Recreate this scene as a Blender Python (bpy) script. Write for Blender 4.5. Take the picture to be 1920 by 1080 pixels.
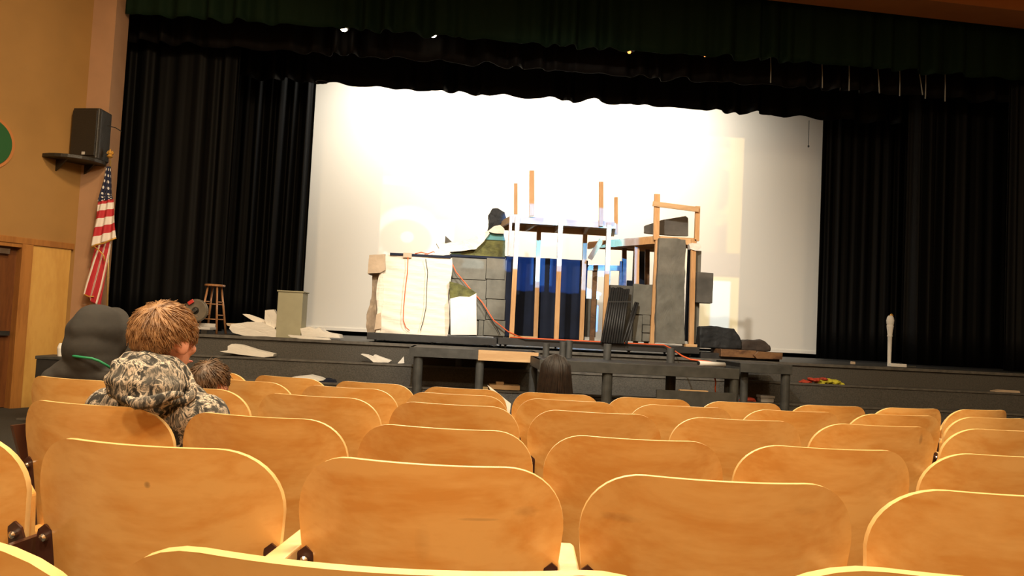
import bpy, math, random
from mathutils import Vector, Matrix
random.seed(7)
S = bpy.context.scene
for o in list(bpy.data.objects): bpy.data.objects.remove(o)
COL = S.collection
R = math.radians
# ------------------------------------------------------------------ camera
F, PITCH, ROLL, YAW, EYE = 1526.0, 0.0494, 0.0499, R(3.5), 1.11
ct, st, cp, sp_ = math.cos(YAW), math.sin(YAW), math.cos(PITCH), math.sin(PITCH)
FW = Vector((st*cp, ct*cp, sp_)); R0 = Vector((ct, -st, 0)); U0 = R0.cross(FW)
RT = R0*math.cos(ROLL)+U0*math.sin(ROLL); UP = -R0*math.sin(ROLL)+U0*math.cos(ROLL)
CP = Vector((0, 0, EYE))
cd = bpy.data.cameras.new('camera'); cam = bpy.data.objects.new('camera', cd); COL.objects.link(cam)
cd.sensor_width = 36; cd.lens = 36*F/1920; cd.clip_start = .05; cd.clip_end = 200
M = Matrix.Identity(4)
for i in range(3): M[i][0], M[i][1], M[i][2], M[i][3] = RT[i], UP[i], -FW[i], CP[i]
cam.matrix_world = M; S.camera = cam
cd.dof.use_dof = False

def at(px, py, Y):
    "point of the plane y=Y seen at a pixel of the photograph"
    d = FW + RT*((px-960)/F) + UP*((540-py)/F)
    return CP + d*((Y-CP.y)/d.y)
def atz(px, py, z):
    d = FW + RT*((px-960)/F) + UP*((540-py)/F)
    return CP + d*((z-CP.z)/d.z)
def camw(x, y): return (x*ct+y*st, -x*st+y*ct)
def floor_z(y): return -.031*(min(y, 11)-1.55)

# ------------------------------------------------------------------ light and exposure
w = bpy.data.worlds.new('world'); S.world = w; w.use_nodes = True
w.node_tree.nodes['Background'].inputs[0].default_value = (1, .75, .5, 1)
w.node_tree.nodes['Background'].inputs[1].default_value = .0
S.view_settings.view_transform = 'Standard'; S.view_settings.look = 'None'
S.view_settings.exposure = 0; S.view_settings.gamma = 1; S.view_settings.use_curve_mapping = False

def area(name, loc, target, sx, sy, power, col, spread=180):
    l = bpy.data.lights.new(name, 'AREA'); l.shape = 'RECTANGLE'; l.size = sx; l.size_y = sy
    l.energy = power; l.color = col; l.spread = R(spread)
    o = bpy.data.objects.new(name, l); COL.objects.link(o); o.location = loc
    o.rotation_euler = (Vector(target)-Vector(loc)).to_track_quat('-Z', 'Y').to_euler(); return o
def spot(name, loc, target, power, col, size, blend=.4, rad=.08):
    l = bpy.data.lights.new(name, 'SPOT'); l.energy = power; l.color = col; l.spot_size = R(size); l.spot_blend = blend
    l.shadow_soft_size = rad
    o = bpy.data.objects.new(name, l); COL.objects.link(o); o.location = loc
    o.rotation_euler = (Vector(target)-Vector(loc)).to_track_quat('-Z', 'Y').to_euler(); return o

WARM = (1, .80, .53)
# house lights in rows under the auditorium ceiling
for i, (x, y) in enumerate([(-3.2, -2.2), (0.3, -2.2), (3.6, -2.2), (-2.6, 2.2), (.6, 2.2), (3.8, 2.2), (-1.6, 5.6), (2.4, 5.6), (5.8, 4.6)]):
    area('house_light', (x, y, 6.4), (x, y+.001, 0), .7, .7, [290, 290, 290, 260, 260, 260, 110, 100, 30][i], WARM)
area('side_house_light', (-2.8, 7.6, 6.2), (-5.8, 10.6, 2.6), .5, .5, 75, (1, .72, .42), 120)
spot('wall_fill_spot', (1.5, 2.5, 6.3), (-5.3, 11.6, 1.6), 900, (1, .80, .55), 26, 1)  # added fill, brightens the lower left wall and the flag
# stage wash: strip lights behind the borders on to the screen, and two front fixtures
area('screen_wash', (1.2, 14.6, 6.3), (1.2, 16.2, 3.7), 7.0, .3, 350, (1, .93, .80), 150)
spot('stage_spot', (3.6, 6.5, 5.9), (-.45, 12.6, 1.5), 2600, (1, .92, .80), 15, .8)
spot('stage_spot', (-.5, 5.2, 5.9), (1.6, 12.8, 1.7), 2400, (1, .93, .82), 56, .8)
spot('stage_spot', (-1.5, 6.5, 5.8), (-2.6, 12.2, 1.0), 420, (1, .85, .66), 34, .8)

# ------------------------------------------------------------------ node helpers
def newmat(name):
    m = bpy.data.materials.new(name); m.use_nodes = True
    nt = m.node_tree; return m, nt, nt.nodes['Principled BSDF']
def mat(name, col, rough=.6, metal=0, noise=0, scale=8, bump=0, spec=.5, emis=None, stretch=None):
    m, nt, b = newmat(name)
    b.inputs['Base Color'].default_value = (*col, 1); b.inputs['Roughness'].default_value = rough
    b.inputs['Metallic'].default_value = metal; b.inputs['Specular IOR Level'].default_value = spec
    if emis: b.inputs['Emission Color'].default_value = (*emis[0], 1); b.inputs['Emission Strength'].default_value = emis[1]
    if noise or bump:
        tc = nt.nodes.new('ShaderNodeTexCoord'); mp = nt.nodes.new('ShaderNodeMapping')
        nt.links.new(tc.outputs['Object'], mp.inputs[0])
        if stretch: mp.inputs['Scale'].default_value = stretch
        n = nt.nodes.new('ShaderNodeTexNoise'); n.inputs['Scale'].default_value = scale; n.inputs['Detail'].default_value = 5
        nt.links.new(mp.outputs[0], n.inputs[0])
        if noise:
            r = nt.nodes.new('ShaderNodeValToRGB')
            r.color_ramp.elements[0].position = .3; r.color_ramp.elements[1].position = .7
            r.color_ramp.elements[0].color = (*[max(0, c*(1-noise)) for c in col], 1)
            r.color_ramp.elements[1].color = (*[min(1, c*(1+noise*.6)) for c in col], 1)
            nt.links.new(n.outputs[0], r.inputs[0]); nt.links.new(r.outputs[0], b.inputs['Base Color'])
        if bump:
            bp = nt.nodes.new('ShaderNodeBump'); bp.inputs['Strength'].default_value = bump; bp.inputs['Distance'].default_value = .02
            nt.links.new(n.outputs[0], bp.inputs['Height']); nt.links.new(bp.outputs[0], b.inputs['Normal'])
    return m
def nd(nt, t, **kw):
    n = nt.nodes.new(t)
    for k, v in kw.items(): setattr(n, k, v)
    return n
def mth(nt, op, a, b=None, c=None):
    n = nt.nodes.new('ShaderNodeMath'); n.operation = op
    for i, v in enumerate((a, b, c)):
        if v is None: continue
        if isinstance(v, (int, float)): n.inputs[i].default_value = v
        else: nt.links.new(v, n.inputs[i])
    return n.outputs[0]
def mixc(nt, f, a, b, mode='MIX'):
    n = nt.nodes.new('ShaderNodeMix'); n.data_type = 'RGBA'; n.blend_type = mode
    for i, v in ((0, f), (6, a), (7, b)):
        if isinstance(v, (int, float)): n.inputs[i].default_value = v
        elif isinstance(v, tuple): n.inputs[i].default_value = (*v, 1)
        else: nt.links.new(v, n.inputs[i])
    return n.outputs[2]

def wood_mat(name, c1, c2, rough=.3, grain=(1.2, 6, 5), marks=(), coat=.3):
    m, nt, b = newmat(name)
    tc = nd(nt, 'ShaderNodeTexCoord'); oi = nd(nt, 'ShaderNodeObjectInfo')
    ad = nd(nt, 'ShaderNodeVectorMath', operation='ADD'); sc = nd(nt, 'ShaderNodeVectorMath', operation='SCALE')
    cb = nd(nt, 'ShaderNodeCombineXYZ')
    for i in range(3): nt.links.new(oi.outputs['Random'], cb.inputs[i])
    nt.links.new(cb.outputs[0], sc.inputs[0]); sc.inputs['Scale'].default_value = 17
    nt.links.new(tc.outputs['Object'], ad.inputs[0]); nt.links.new(sc.outputs[0], ad.inputs[1])
    mp = nd(nt, 'ShaderNodeMapping'); mp.inputs['Scale'].default_value = grain; nt.links.new(ad.outputs[0], mp.inputs[0])
    n1 = nd(nt, 'ShaderNodeTexNoise'); n1.inputs['Scale'].default_value = 2.2; n1.inputs['Detail'].default_value = 6; n1.inputs['Distortion'].default_value = .8
    nt.links.new(mp.outputs[0], n1.inputs[0])
    n2 = nd(nt, 'ShaderNodeTexNoise'); n2.inputs['Scale'].default_value = 14; n2.inputs['Detail'].default_value = 3
    nt.links.new(mp.outputs[0], n2.inputs[0])
    fac = mth(nt, 'ADD', mth(nt, 'MULTIPLY', n1.outputs[0], .75), mth(nt, 'MULTIPLY', n2.outputs[0], .25))
    rp = nd(nt, 'ShaderNodeValToRGB'); rp.color_ramp.elements[0].position = .38; rp.color_ramp.elements[1].position = .58
    rp.color_ramp.elements[0].color = (*c2, 1); rp.color_ramp.elements[1].color = (*c1, 1); nt.links.new(fac, rp.inputs[0])
    hsv = nd(nt, 'ShaderNodeHueSaturation'); nt.links.new(rp.outputs[0], hsv.inputs['Color'])
    nt.links.new(mth(nt, 'ADD', mth(nt, 'MULTIPLY', oi.outputs['Random'], .16), .92), hsv.inputs['Value'])
    col = hsv.outputs[0]
    if marks:
        sx = nd(nt, 'ShaderNodeSeparateXYZ'); nt.links.new(tc.outputs['Object'], sx.inputs[0])
        for (mx, mz, rx, rz, k) in marks:
            a = mth(nt, 'DIVIDE', mth(nt, 'SUBTRACT', sx.outputs[0], mx), rx); c = mth(nt, 'DIVIDE', mth(nt, 'SUBTRACT', sx.outputs[2], mz), rz)
            d = mth(nt, 'ADD', mth(nt, 'MULTIPLY', a, a), mth(nt, 'MULTIPLY', c, c))
            d = mth(nt, 'ADD', d, mth(nt, 'MULTIPLY', n2.outputs[0], .9))
            f = mth(nt, 'MULTIPLY', mth(nt, 'MAXIMUM', mth(nt, 'SUBTRACT', 1.2, d), 0), k)
            col = mixc(nt, mth(nt, 'MINIMUM', f, .9), col, (.10, .05, .03))
    nt.links.new(col, b.inputs['Base Color'])
    b.inputs['Roughness'].default_value = rough; b.inputs['Coat Weight'].default_value = coat; b.inputs['Coat Roughness'].default_value = .2
    return m

MT = {}
C1, C2 = (.80, .45, .145), (.70, .325, .075)
MT['ply'] = wood_mat('maple_plywood', C1, C2)
MT['edge'] = mat('plywood_edge', (.80, .53, .22), .3, noise=.12, scale=30)
MT['arm'] = wood_mat('pale_arm_wood', (.82, .60, .30), (.75, .52, .24), .35)
MT['brown_metal'] = mat('brown_enamel', (.075, .028, .018), .35, noise=.2, scale=6)
MT['chrome'] = mat('chrome', (.75, .73, .7), .25, 1)
MT['carpet'] = mat('dark_carpet', (.040, .036, .028), .95, noise=.35, scale=90, bump=.3)
MT['stagecarpet'] = mat('grey_step_carpet', (.085, .078, .066), .95, noise=.3, scale=60, bump=.3)
MT['stagefloor'] = mat('stage_boards', (.035, .034, .032), .5, noise=.4, scale=6)
MT['nosing'] = mat('worn_nosing', (.11, .10, .085), .7, noise=.3, scale=14)
MT['tile'] = mat('beige_tile', (.30, .26, .17), .5, noise=.15, scale=5)
MT['wall'] = mat('ochre_plaster', (.34, .18, .048), .75, noise=.07, scale=2.5, bump=.08)
MT['pros'] = mat('pink_tan_plaster', (.42, .235, .125), .7, noise=.08, scale=3)
MT['header'] = mat('orange_plaster', (.45, .17, .045), .8, noise=.08, scale=3)
MT['panel'] = wood_mat('birch_panel', (.66, .38, .10), (.58, .31, .075), .45, (2, 2, .6), coat=.1)
MT['doorwood'] = wood_mat('dark_door_veneer', (.16, .055, .014), (.11, .036, .01), .4, (5, 5, .6), coat=.2)
MT['framewood'] = wood_mat('door_frame_wood', (.40, .17, .04), (.30, .12, .028), .4, (5, 5, .6), coat=.2)
MT['blackpaint'] = mat('black_paint', (.022, .021, .020), .55, noise=.4, scale=7, bump=.1)
MT['greypaint'] = mat('charcoal_paint', (.055, .055, .050), .6, noise=.35, scale=9, bump=.15)
MT['blackplastic'] = mat('black_plastic', (.022, .018, .013), .45, noise=.15, scale=60, bump=.2)
MT['setgrey'] = mat('grey_scenic_paint', (.15, .145, .12), .8, noise=.28, scale=5, bump=.35)
MT['setdark'] = mat('dark_scenic_paint', (.10, .094, .082), .8, noise=.35, scale=4, bump=.4)
MT['white'] = mat('white_foam', (.80, .76, .68), .8, noise=.05, scale=6, bump=.35)
MT['muslin'] = mat('white_muslin', (.78, .70, .58), .9, noise=.07, scale=5, bump=.5, stretch=(1, 1, 4))
MT['card'] = mat('cardboard', (.55, .42, .29), .85, noise=.1, scale=6, bump=.2)
MT['brownpaper'] = mat('brown_paper', (.33, .25, .17), .85, noise=.3, scale=7, bump=.4)
MT['olive'] = mat('olive_foam', (.10, .10, .025), .8, noise=.45, scale=14, bump=.5)
MT['teal'] = mat('teal_foam', (.10, .30, .32), .8, noise=.1)
MT['pine'] = wood_mat('pine_lumber', (.62, .36, .16), (.52, .27, .10), .6, (4, 4, .7), coat=0)
MT['pineX'] = wood_mat('pine_board', (.62, .40, .20), (.52, .31, .14), .6, (.7, 4, 4), coat=0)
MT['darkwood'] = wood_mat('stained_wood', (.22, .11, .045), (.10, .045, .02), .5, (2, 4, 4), coat=.1)
MT['paleblue'] = mat('pale_blue_paint', (.38, .52, .68), .7, noise=.1, scale=5)
MT['blackcloth'] = mat('black_cloth', (.005, .010, .028), .9, noise=.3, scale=4)
MT['rock'] = mat('black_rock_foam', (.010, .012, .014), .7, noise=.4, scale=6, bump=.6)
MT['rockbrown'] = mat('brown_rock_foam', (.045, .032, .024), .8, noise=.4, scale=6, bump=.6)
MT['orangecable'] = mat('orange_cable', (.75, .12, .03), .5)
MT['blackcable'] = mat('black_cable', (.02, .02, .02), .5)
MT['podium'] = mat('putty_paint', (.38, .36, .24), .7, noise=.06)
MT['paper'] = mat('white_paper', (.85, .84, .80), .8)
MT['stoolwood'] = wood_mat('stool_wood', (.36, .17, .07), (.27, .12, .045), .35, (4, 4, .7), coat=.3)
MT['sawgrey'] = mat('saw_casting', (.19, .16, .12), .5, .4, noise=.3, scale=9)
MT['red'] = mat('red_plastic', (.55, .04, .03), .45)
MT['yellow'] = mat('yellow_cloth', (.55, .50, .04), .8, noise=.25, scale=9)
MT['redcloth'] = mat('red_cloth', (.45, .05, .02), .8, noise=.2, scale=9)
MT['green'] = mat('medallion_green', (.012, .09, .02), .5)
MT['gold'] = mat('gold_trim', (.62, .33, .06), .4, .3)
MT['polegold'] = mat('brass_pole', (.50, .32, .11), .35, .6)
MT['greencord'] = mat('green_cord', (.01, .20, .08), .6)
MT['clear'] = mat('frosted_plastic', (.52, .50, .47), .35)
MT['cord'] = mat('pleat_highlight_pale', (.32, .32, .29), .8)  # pale tone of the strips that imitate light on curtain pleats
MT['skin'] = mat('skin', (.72, .33, .22), .5, noise=.06, scale=10)
MT['fleece'] = mat('charcoal_fleece', (.030, .026, .022), .9, noise=.3, scale=9, bump=.25)
MT['denim'] = mat('denim', (.03, .04, .08), .8, noise=.3, scale=30)
MT['dark'] = mat('plain_black', (.008, .008, .008), .9)  # plain black of the back wall, pupils and roll core
MT['ceiling'] = mat('ceiling_paint', (.50, .34, .20), .85)
def cloth(name, col, sheen=.0, rough=.85, spec=.3):
    m, nt, b = newmat(name); b.inputs['Base Color'].default_value = (*col, 1); b.inputs['Roughness'].default_value = rough
    b.inputs['Specular IOR Level'].default_value = spec; b.inputs['Sheen Weight'].default_value = sheen; b.inputs['Sheen Roughness'].default_value = .3
    return m
MT['velour'] = cloth('black_velour', (.0012, .0012, .0014), .0, .62, .16)
MT['velour2'] = cloth('brown_black_velour', (.004, .003, .0026), .02, .7, .15)
MT['greenvelour'] = cloth('green_velour', (.006, .017, .0075), .0, .8, .12)
MT['screen'] = mat('projection_screen', (.86, .82, .74), .95, spec=.1)
MT['lens'] = mat('lamp_lens', (1, .9, .7), .3, emis=((1, .85, .6), 12))
MT['lensorange'] = mat('amber_lamp_lens', (1, .5, .2), .3, emis=((1, .35, .08), 3))

def camo():
    m, nt, b = newmat('branch_camouflage_fleece')
    tc = nd(nt, 'ShaderNodeTexCoord'); mp = nd(nt, 'ShaderNodeMapping'); mp.inputs['Rotation'].default_value = (0, .7, .3); mp.inputs['Scale'].default_value = (1, 1, .45)
    nt.links.new(tc.outputs['Object'], mp.inputs[0])
    n = nd(nt, 'ShaderNodeTexNoise'); n.inputs['Scale'].default_value = 21; n.inputs['Detail'].default_value = 5; n.inputs['Distortion'].default_value = 2.2; n.inputs['Roughness'].default_value = .62
    nt.links.new(mp.outputs[0], n.inputs[0])
    r = nd(nt, 'ShaderNodeValToRGB'); e = r.color_ramp.elements
    e[0].position = .45; e[0].color = (.022, .020, .018, 1); e[1].position = .49; e[1].color = (.13, .12, .10, 1)
    for p, c in ((.535, (.50, .40, .31)), (.565, (.60, .52, .42)), (.59, (.07, .06, .05)), (.70, (.22, .20, .17))):
        x = e.new(p); x.color = (*c, 1)
    nt.links.new(n.outputs[0], r.inputs[0])
    n2 = nd(nt, 'ShaderNodeTexNoise'); n2.inputs['Scale'].default_value = 9; n2.inputs['Detail'].default_value = 3; n2.inputs['Distortion'].default_value = 1.2; nt.links.new(mp.outputs[0], n2.inputs[0])
    f2 = mth(nt, 'MINIMUM', mth(nt, 'MAXIMUM', mth(nt, 'MULTIPLY', mth(nt, 'SUBTRACT', n2.outputs[0], .54), 9), 0), .7)
    nt.links.new(mixc(nt, f2, r.outputs[0], (.075, .07, .062)), b.inputs['Base Color']); b.inputs['Roughness'].default_value = .9
    return m
MT['camo'] = camo()
def hairmat(name, a, c):
    m, nt, b = newmat(name)
    tc = nd(nt, 'ShaderNodeTexCoord'); n = nd(nt, 'ShaderNodeTexNoise'); n.inputs['Scale'].default_value = 35; n.inputs['Detail'].default_value = 3
    nt.links.new(tc.outputs['Object'], n.inputs[0])
    r = nd(nt, 'ShaderNodeValToRGB'); r.color_ramp.elements[0].position = .35; r.color_ramp.elements[1].position = .68
    r.color_ramp.elements[0].color = (*a, 1); r.color_ramp.elements[1].color = (*c, 1)
    nt.links.new(n.outputs[0], r.inputs[0]); nt.links.new(r.outputs[0], b.inputs['Base Color'])
    b.inputs['Roughness'].default_value = .45
    return m
MT['hair_ginger'] = hairmat('light_brown_hair', (.16, .075, .03), (.40, .22, .10))
MT['hair_brown'] = hairmat('brown_hair', (.055, .032, .018), (.19, .11, .06))
MT['hair_black'] = hairmat('black_hair', (.005, .003, .0025), (.018, .010, .007))

# ------------------------------------------------------------------ mesh builder
class MB:
    def __init__(s): s.v = []; s.f = []; s.mi = []; s.k = 0
    def add(s, vs, fs):
        b = len(s.v); s.v += [Vector(v) for v in vs]; s.f += [tuple(i+b for i in f) for f in fs]; s.mi += [s.k]*len(fs); return s
    def box(s, c, d, rz=0, rx=0, ry=0, bev=0):
        m = Matrix.Rotation(rz, 3, 'Z') @ Matrix.Rotation(rx, 3, 'X') @ Matrix.Rotation(ry, 3, 'Y'); c = Vector(c)
        h = [x/2 for x in d]
        vs = [c+m@Vector((sx*h[0], sy*h[1], sz*h[2])) for sz in (-1, 1) for sy in (-1, 1) for sx in (-1, 1)]
        return s.add(vs, [(0, 2, 3, 1), (4, 5, 7, 6), (0, 1, 5, 4), (2, 6, 7, 3), (0, 4, 6, 2), (1, 3, 7, 5)])
    def bb(s, x0, x1, y0, y1, z0, z1): return s.box(((x0+x1)/2, (y0+y1)/2, (z0+z1)/2), (abs(x1-x0), abs(y1-y0), abs(z1-z0)))
    def bar(s, p, q, w, d, up=(0, 1, 0)):
        p = Vector(p); q = Vector(q); a = (q-p).normalized(); u = Vector(up); r = a.cross(u).normalized(); u = r.cross(a).normalized()
        vs = [e+r*(i*w/2)+u*(j*d/2) for e in (p, q) for j in (-1, 1) for i in (-1, 1)]
        return s.add(vs, [(0, 1, 3, 2), (4, 6, 7, 5), (0, 4, 5, 1), (2, 3, 7, 6), (0, 2, 6, 4), (1, 5, 7, 3)])
    def tube(s, pts, r, n=8, cap=True):
        pts = [Vector(p) for p in pts]; rs = r if isinstance(r, (list, tuple)) else [r]*len(pts); b = len(s.v); vs = []; fs = []
        u = None
        for i, p in enumerate(pts):
            t = (pts[min(i+1, len(pts)-1)]-pts[max(i-1, 0)]).normalized()
            if u is None: u = t.orthogonal().normalized()
            u = (u-t*u.dot(t)).normalized(); v = t.cross(u)
            vs += [p+(u*math.cos(a)+v*math.sin(a))*rs[i] for a in [2*math.pi*k/n for k in range(n)]]
        for i in range(len(pts)-1):
            for k in range(n): fs.append((i*n+k, i*n+(k+1) % n, (i+1)*n+(k+1) % n, (i+1)*n+k))
        if cap: fs.append(tuple(range(n-1, -1, -1))); fs.append(tuple((len(pts)-1)*n+k for k in range(n)))
        return s.add(vs, fs)
    def prism(s, pts, off):
        "polygon pts (3D) extruded by vector off"
        n = len(pts); off = Vector(off); vs = [Vector(p) for p in pts]+[Vector(p)+off for p in pts]
        return s.add(vs, [tuple(range(n)), tuple(range(2*n-1, n-1, -1))]+[(i, (i+1) % n+0, (i+1) % n+n, i+n)[::-1] for i in range(n)])
    def ell(s, c, r, nu=20, nv=12, m=None, fn=None):
        c = Vector(c); vs = []; fs = []
        for j in range(nv+1):
            th = math.pi*j/nv
            for i in range(nu):
                ph = 2*math.pi*i/nu; d = Vector((math.sin(th)*math.cos(ph), math.sin(th)*math.sin(ph), math.cos(th)))
                k = fn(d) if fn else 1
                p = Vector((d.x*r[0], d.y*r[1], d.z*r[2]))*k
                if m: p = m@p
                vs.append(c+p)
        for j in range(nv):
            for i in range(nu): fs.append((j*nu+i, (j+1)*nu+i, (j+1)*nu+(i+1) % nu, j*nu+(i+1) % nu))
        return s.add(vs, fs)
    def lathe(s, c, prof, n=16, axis='z'):
        c = Vector(c); vs = []; fs = []
        for (r, z) in prof:
            for k in range(n):
                a = 2*math.pi*k/n; p = (r*math.cos(a), r*math.sin(a), z)
                if axis == 'y': p = (p[0], p[2], p[1])
                if axis == 'x': p = (p[2], p[0], p[1])
                vs.append(c+Vector(p))
        m = len(prof)
        for i in range(m-1):
            for k in range(n): fs.append((i*n+k, i*n+(k+1) % n, (i+1)*n+(k+1) % n, (i+1)*n+k))
        fs.append(tuple(range(n-1, -1, -1))); fs.append(tuple((m-1)*n+k for k in range(n)))
        return s.add(vs, fs)
    def build(s, name, m, parent=None, smooth=False, bev=0, origin=None):
        if parent is not None: o0 = parent_world(parent)
        elif origin is not None: o0 = Vector(origin)
        else:
            xs = [v.x for v in s.v]; ys = [v.y for v in s.v]; o0 = Vector(((min(xs)+max(xs))/2, (min(ys)+max(ys))/2, min(v.z for v in s.v)))
        me = bpy.data.meshes.new(name); me.from_pydata([v-o0 for v in s.v], [], s.f)
        for mm in (m if isinstance(m, (list, tuple)) else [m]): me.materials.append(MT[mm] if isinstance(mm, str) else mm)
        for p, k in zip(me.polygons, s.mi): p.material_index = k; p.use_smooth = smooth
        me.update()
        import bmesh
        bm = bmesh.new(); bm.from_mesh(me); bmesh.ops.recalc_face_normals(bm, faces=bm.faces); bm.to_mesh(me); bm.free()
        o = bpy.data.objects.new(name, me); COL.objects.link(o)
        if parent is not None: o.parent = parent
        else: o.location = o0
        if bev:
            b = o.modifiers.new('bevel', 'BEVEL'); b.width = bev; b.segments = 2; b.limit_method = 'ANGLE'
        return o
def parent_world(p):
    v = Vector(p.location)
    while p.parent: p = p.parent; v += Vector(p.location)
    return v
def tag(o, label=None, cat=None, group=None, kind=None):
    if label: o['label'] = label
    if cat: o['category'] = cat
    if group: o['group'] = group
    if kind: o['kind'] = kind
    return o
def thing(name, label, cat, loc=(0, 0, 0), group=None):
    o = bpy.data.objects.new(name, None); COL.objects.link(o); o.location = loc; o.empty_display_size = .1
    return tag(o, label, cat, group)
def struct(mb, name, m, **k): o = mb.build(name, m, **k); o['kind'] = 'structure'; return o
def children(o): return [c for c in bpy.data.objects if c.parent == o]
def copy_tree(o, parent=None, kids=None):
    c = o.copy(); COL.objects.link(c); c.parent = parent
    for ch in (kids or KIDS).get(o.name, []): copy_tree(ch, c, kids)
    return c
KIDS = {}
def index_kids(root):
    KIDS[root.name] = children(root)
    for c in KIDS[root.name]: index_kids(c)

# ------------------------------------------------------------------ shell
SF = .81            # stage floor height
EDGE = 11.5         # stage front edge
PY = 12.0           # proscenium wall plane
jl = at(200, 260, PY).x      # left jamb of the proscenium
jr = jl+14.7
wl = at(150, 400, PY).x-.03      # where the splayed wall meets the proscenium wall
A = Vector((wl, PY, 0)); DW = Vector((-math.sin(R(32.5)), -math.cos(R(32.5)), 0)); NW = Vector((math.cos(R(32.5)), -math.sin(R(32.5)), 0))
B = A+DW*5.2
TOP = 7.0
# floor (ramp then flat)
fl = MB(); ys = [-3.5, 11, 18]
fl.add([(-8.5, ys[0], floor_z(ys[0])), (13, ys[0], floor_z(ys[0])), (-8.5, 11, floor_z(11)), (13, 11, floor_z(11)), (-8.5, 18, floor_z(11)), (13, 18, floor_z(11)),
        (-8.5, ys[0], floor_z(ys[0])-.1), (13, ys[0], floor_z(ys[0])-.1), (-8.5, 11, floor_z(11)-.1), (13, 11, floor_z(11)-.1), (-8.5, 18, floor_z(11)-.1), (13, 18, floor_z(11)-.1)],
       [(0, 1, 3, 2), (2, 3, 5, 4), (7, 6, 8, 9), (9, 8, 10, 11)])
struct(fl, 'floor', 'carpet')
# beige tile margin between carpet runner and the seating, left aisle
tl = MB()
for i in range(7):
    y = 3.55-i*.46
    tl.k = 0; z = floor_z(y)
    for j in range(2): tl.box((-2.15-.45*j+.0, y, z+.004), (.44, .44, .012), rx=-.031)
tile_root = None
for i in range(7):
    for j in range(2):
        y = 3.55-i*.46; b = MB().box((-2.10-.46*j, y, floor_z(y)+.004), (.45, .45, .012), rx=-.031)
        if tile_root is None:
            tile_root = bpy.data.objects.new('trim_1', None); COL.objects.link(tile_root); tile_root['kind'] = 'structure'
        b.build('tile', 'tile', tile_root)
# ceiling
struct(MB().bb(-8.5, 13, -3.5, 18, TOP, TOP+.15), 'ceiling', 'ceiling')
# splayed left wall with a door opening
def wp(s, z, out=0): p = A+DW*s+NW*out; return Vector((p.x, p.y, z))
FZ = floor_z(11)
trimz = at(127, 466, 11.9).z
# find distances along the wall seen at given pixels
def wall_s(px, py):
    d = FW + RT*((px-960)/F) + UP*((540-py)/F); n = NW
    t = (A-CP).dot(n)/d.dot(n); p = CP+d*t
    return (p-A).dot(DW), p.z
s_pan_r = wall_s(124, 560)[0]; s_pan_l = wall_s(48, 600)[0]; s_fr_l = wall_s(27, 600)[0]; s_door = s_fr_l
door_w = .95
wm = MB()
wm.prism([wp(-.02, trimz), wp(5.2, trimz), wp(5.2, TOP), wp(-.02, TOP)], -NW*.25)
wm.prism([wp(-.02, FZ-.1), wp(s_pan_l, FZ-.1), wp(s_pan_l, trimz), wp(-.02, trimz)], -NW*.25)
wm.prism([wp(s_fr_l+door_w+.14, FZ-.1), wp(5.2, FZ-.1), wp(5.2, trimz), wp(s_fr_l+door_w+.14, trimz)], -NW*.25)
wl_o = struct(wm, 'wall_left', 'wall')
# panel, trim, frame, door
struct(MB().prism([wp(s_pan_r, FZ, .0), wp(s_pan_l, FZ, .0), wp(s_pan_l, trimz, .0), wp(s_pan_r, trimz, .0)], NW*.03), 'trim_2', 'panel')
struct(MB().prism([wp(s_pan_r-.03, trimz-.01), wp(5.2, trimz-.01), wp(5.2, trimz+.075), wp(s_pan_r-.03, trimz+.075)], NW*.055), 'trim_3', 'framewood', bev=.006)
dr = bpy.data.objects.new('door_1', None); COL.objects.link(dr); dr['kind'] = 'structure'; dr.location = wp(s_fr_l+.5, FZ)
MB().prism([wp(s_pan_l, FZ, -.1), wp(s_fr_l, FZ, -.1), wp(s_fr_l, trimz, -.1), wp(s_pan_l, trimz, -.1)], NW*.15).build('door_frame', 'framewood', dr)
MB().prism([wp(s_fr_l+door_w, FZ, -.1), wp(s_fr_l+door_w+.14, FZ, -.1), wp(s_fr_l+door_w+.14, trimz, -.1), wp(s_fr_l+door_w, trimz, -.1)], NW*.15).build('door_frame', 'framewood', dr)
MB().prism([wp(s_fr_l, trimz-.06, -.1), wp(s_fr_l+door_w, trimz-.06, -.1), wp(s_fr_l+door_w, trimz, -.1), wp(s_fr_l, trimz, -.1)], NW*.14).build('door_frame', 'framewood', dr)
MB().prism([wp(s_fr_l, FZ+.01, -.12), wp(s_fr_l+door_w, FZ+.01, -.12), wp(s_fr_l+door_w, trimz-.06, -.12), wp(s_fr_l, trimz-.06, -.12)], NW*.045).build('door_leaf', 'doorwood', dr)
MB().prism([wp(s_fr_l+.12, trimz-.16, -.075), wp(s_fr_l+.45, trimz-.16, -.075), wp(s_fr_l+.45, trimz-.09, -.075), wp(s_fr_l+.12, trimz-.09, -.075)], NW*.06).build('door_closer', 'chrome', dr)
pz = FZ+1.0
MB().prism([wp(s_fr_l+.04, pz-.03, -.075), wp(s_fr_l+.88, pz-.03, -.075), wp(s_fr_l+.88, pz+.03, -.075), wp(s_fr_l+.04, pz+.03, -.075)], NW*.06).build('push_bar', 'blackpaint', dr)
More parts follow.
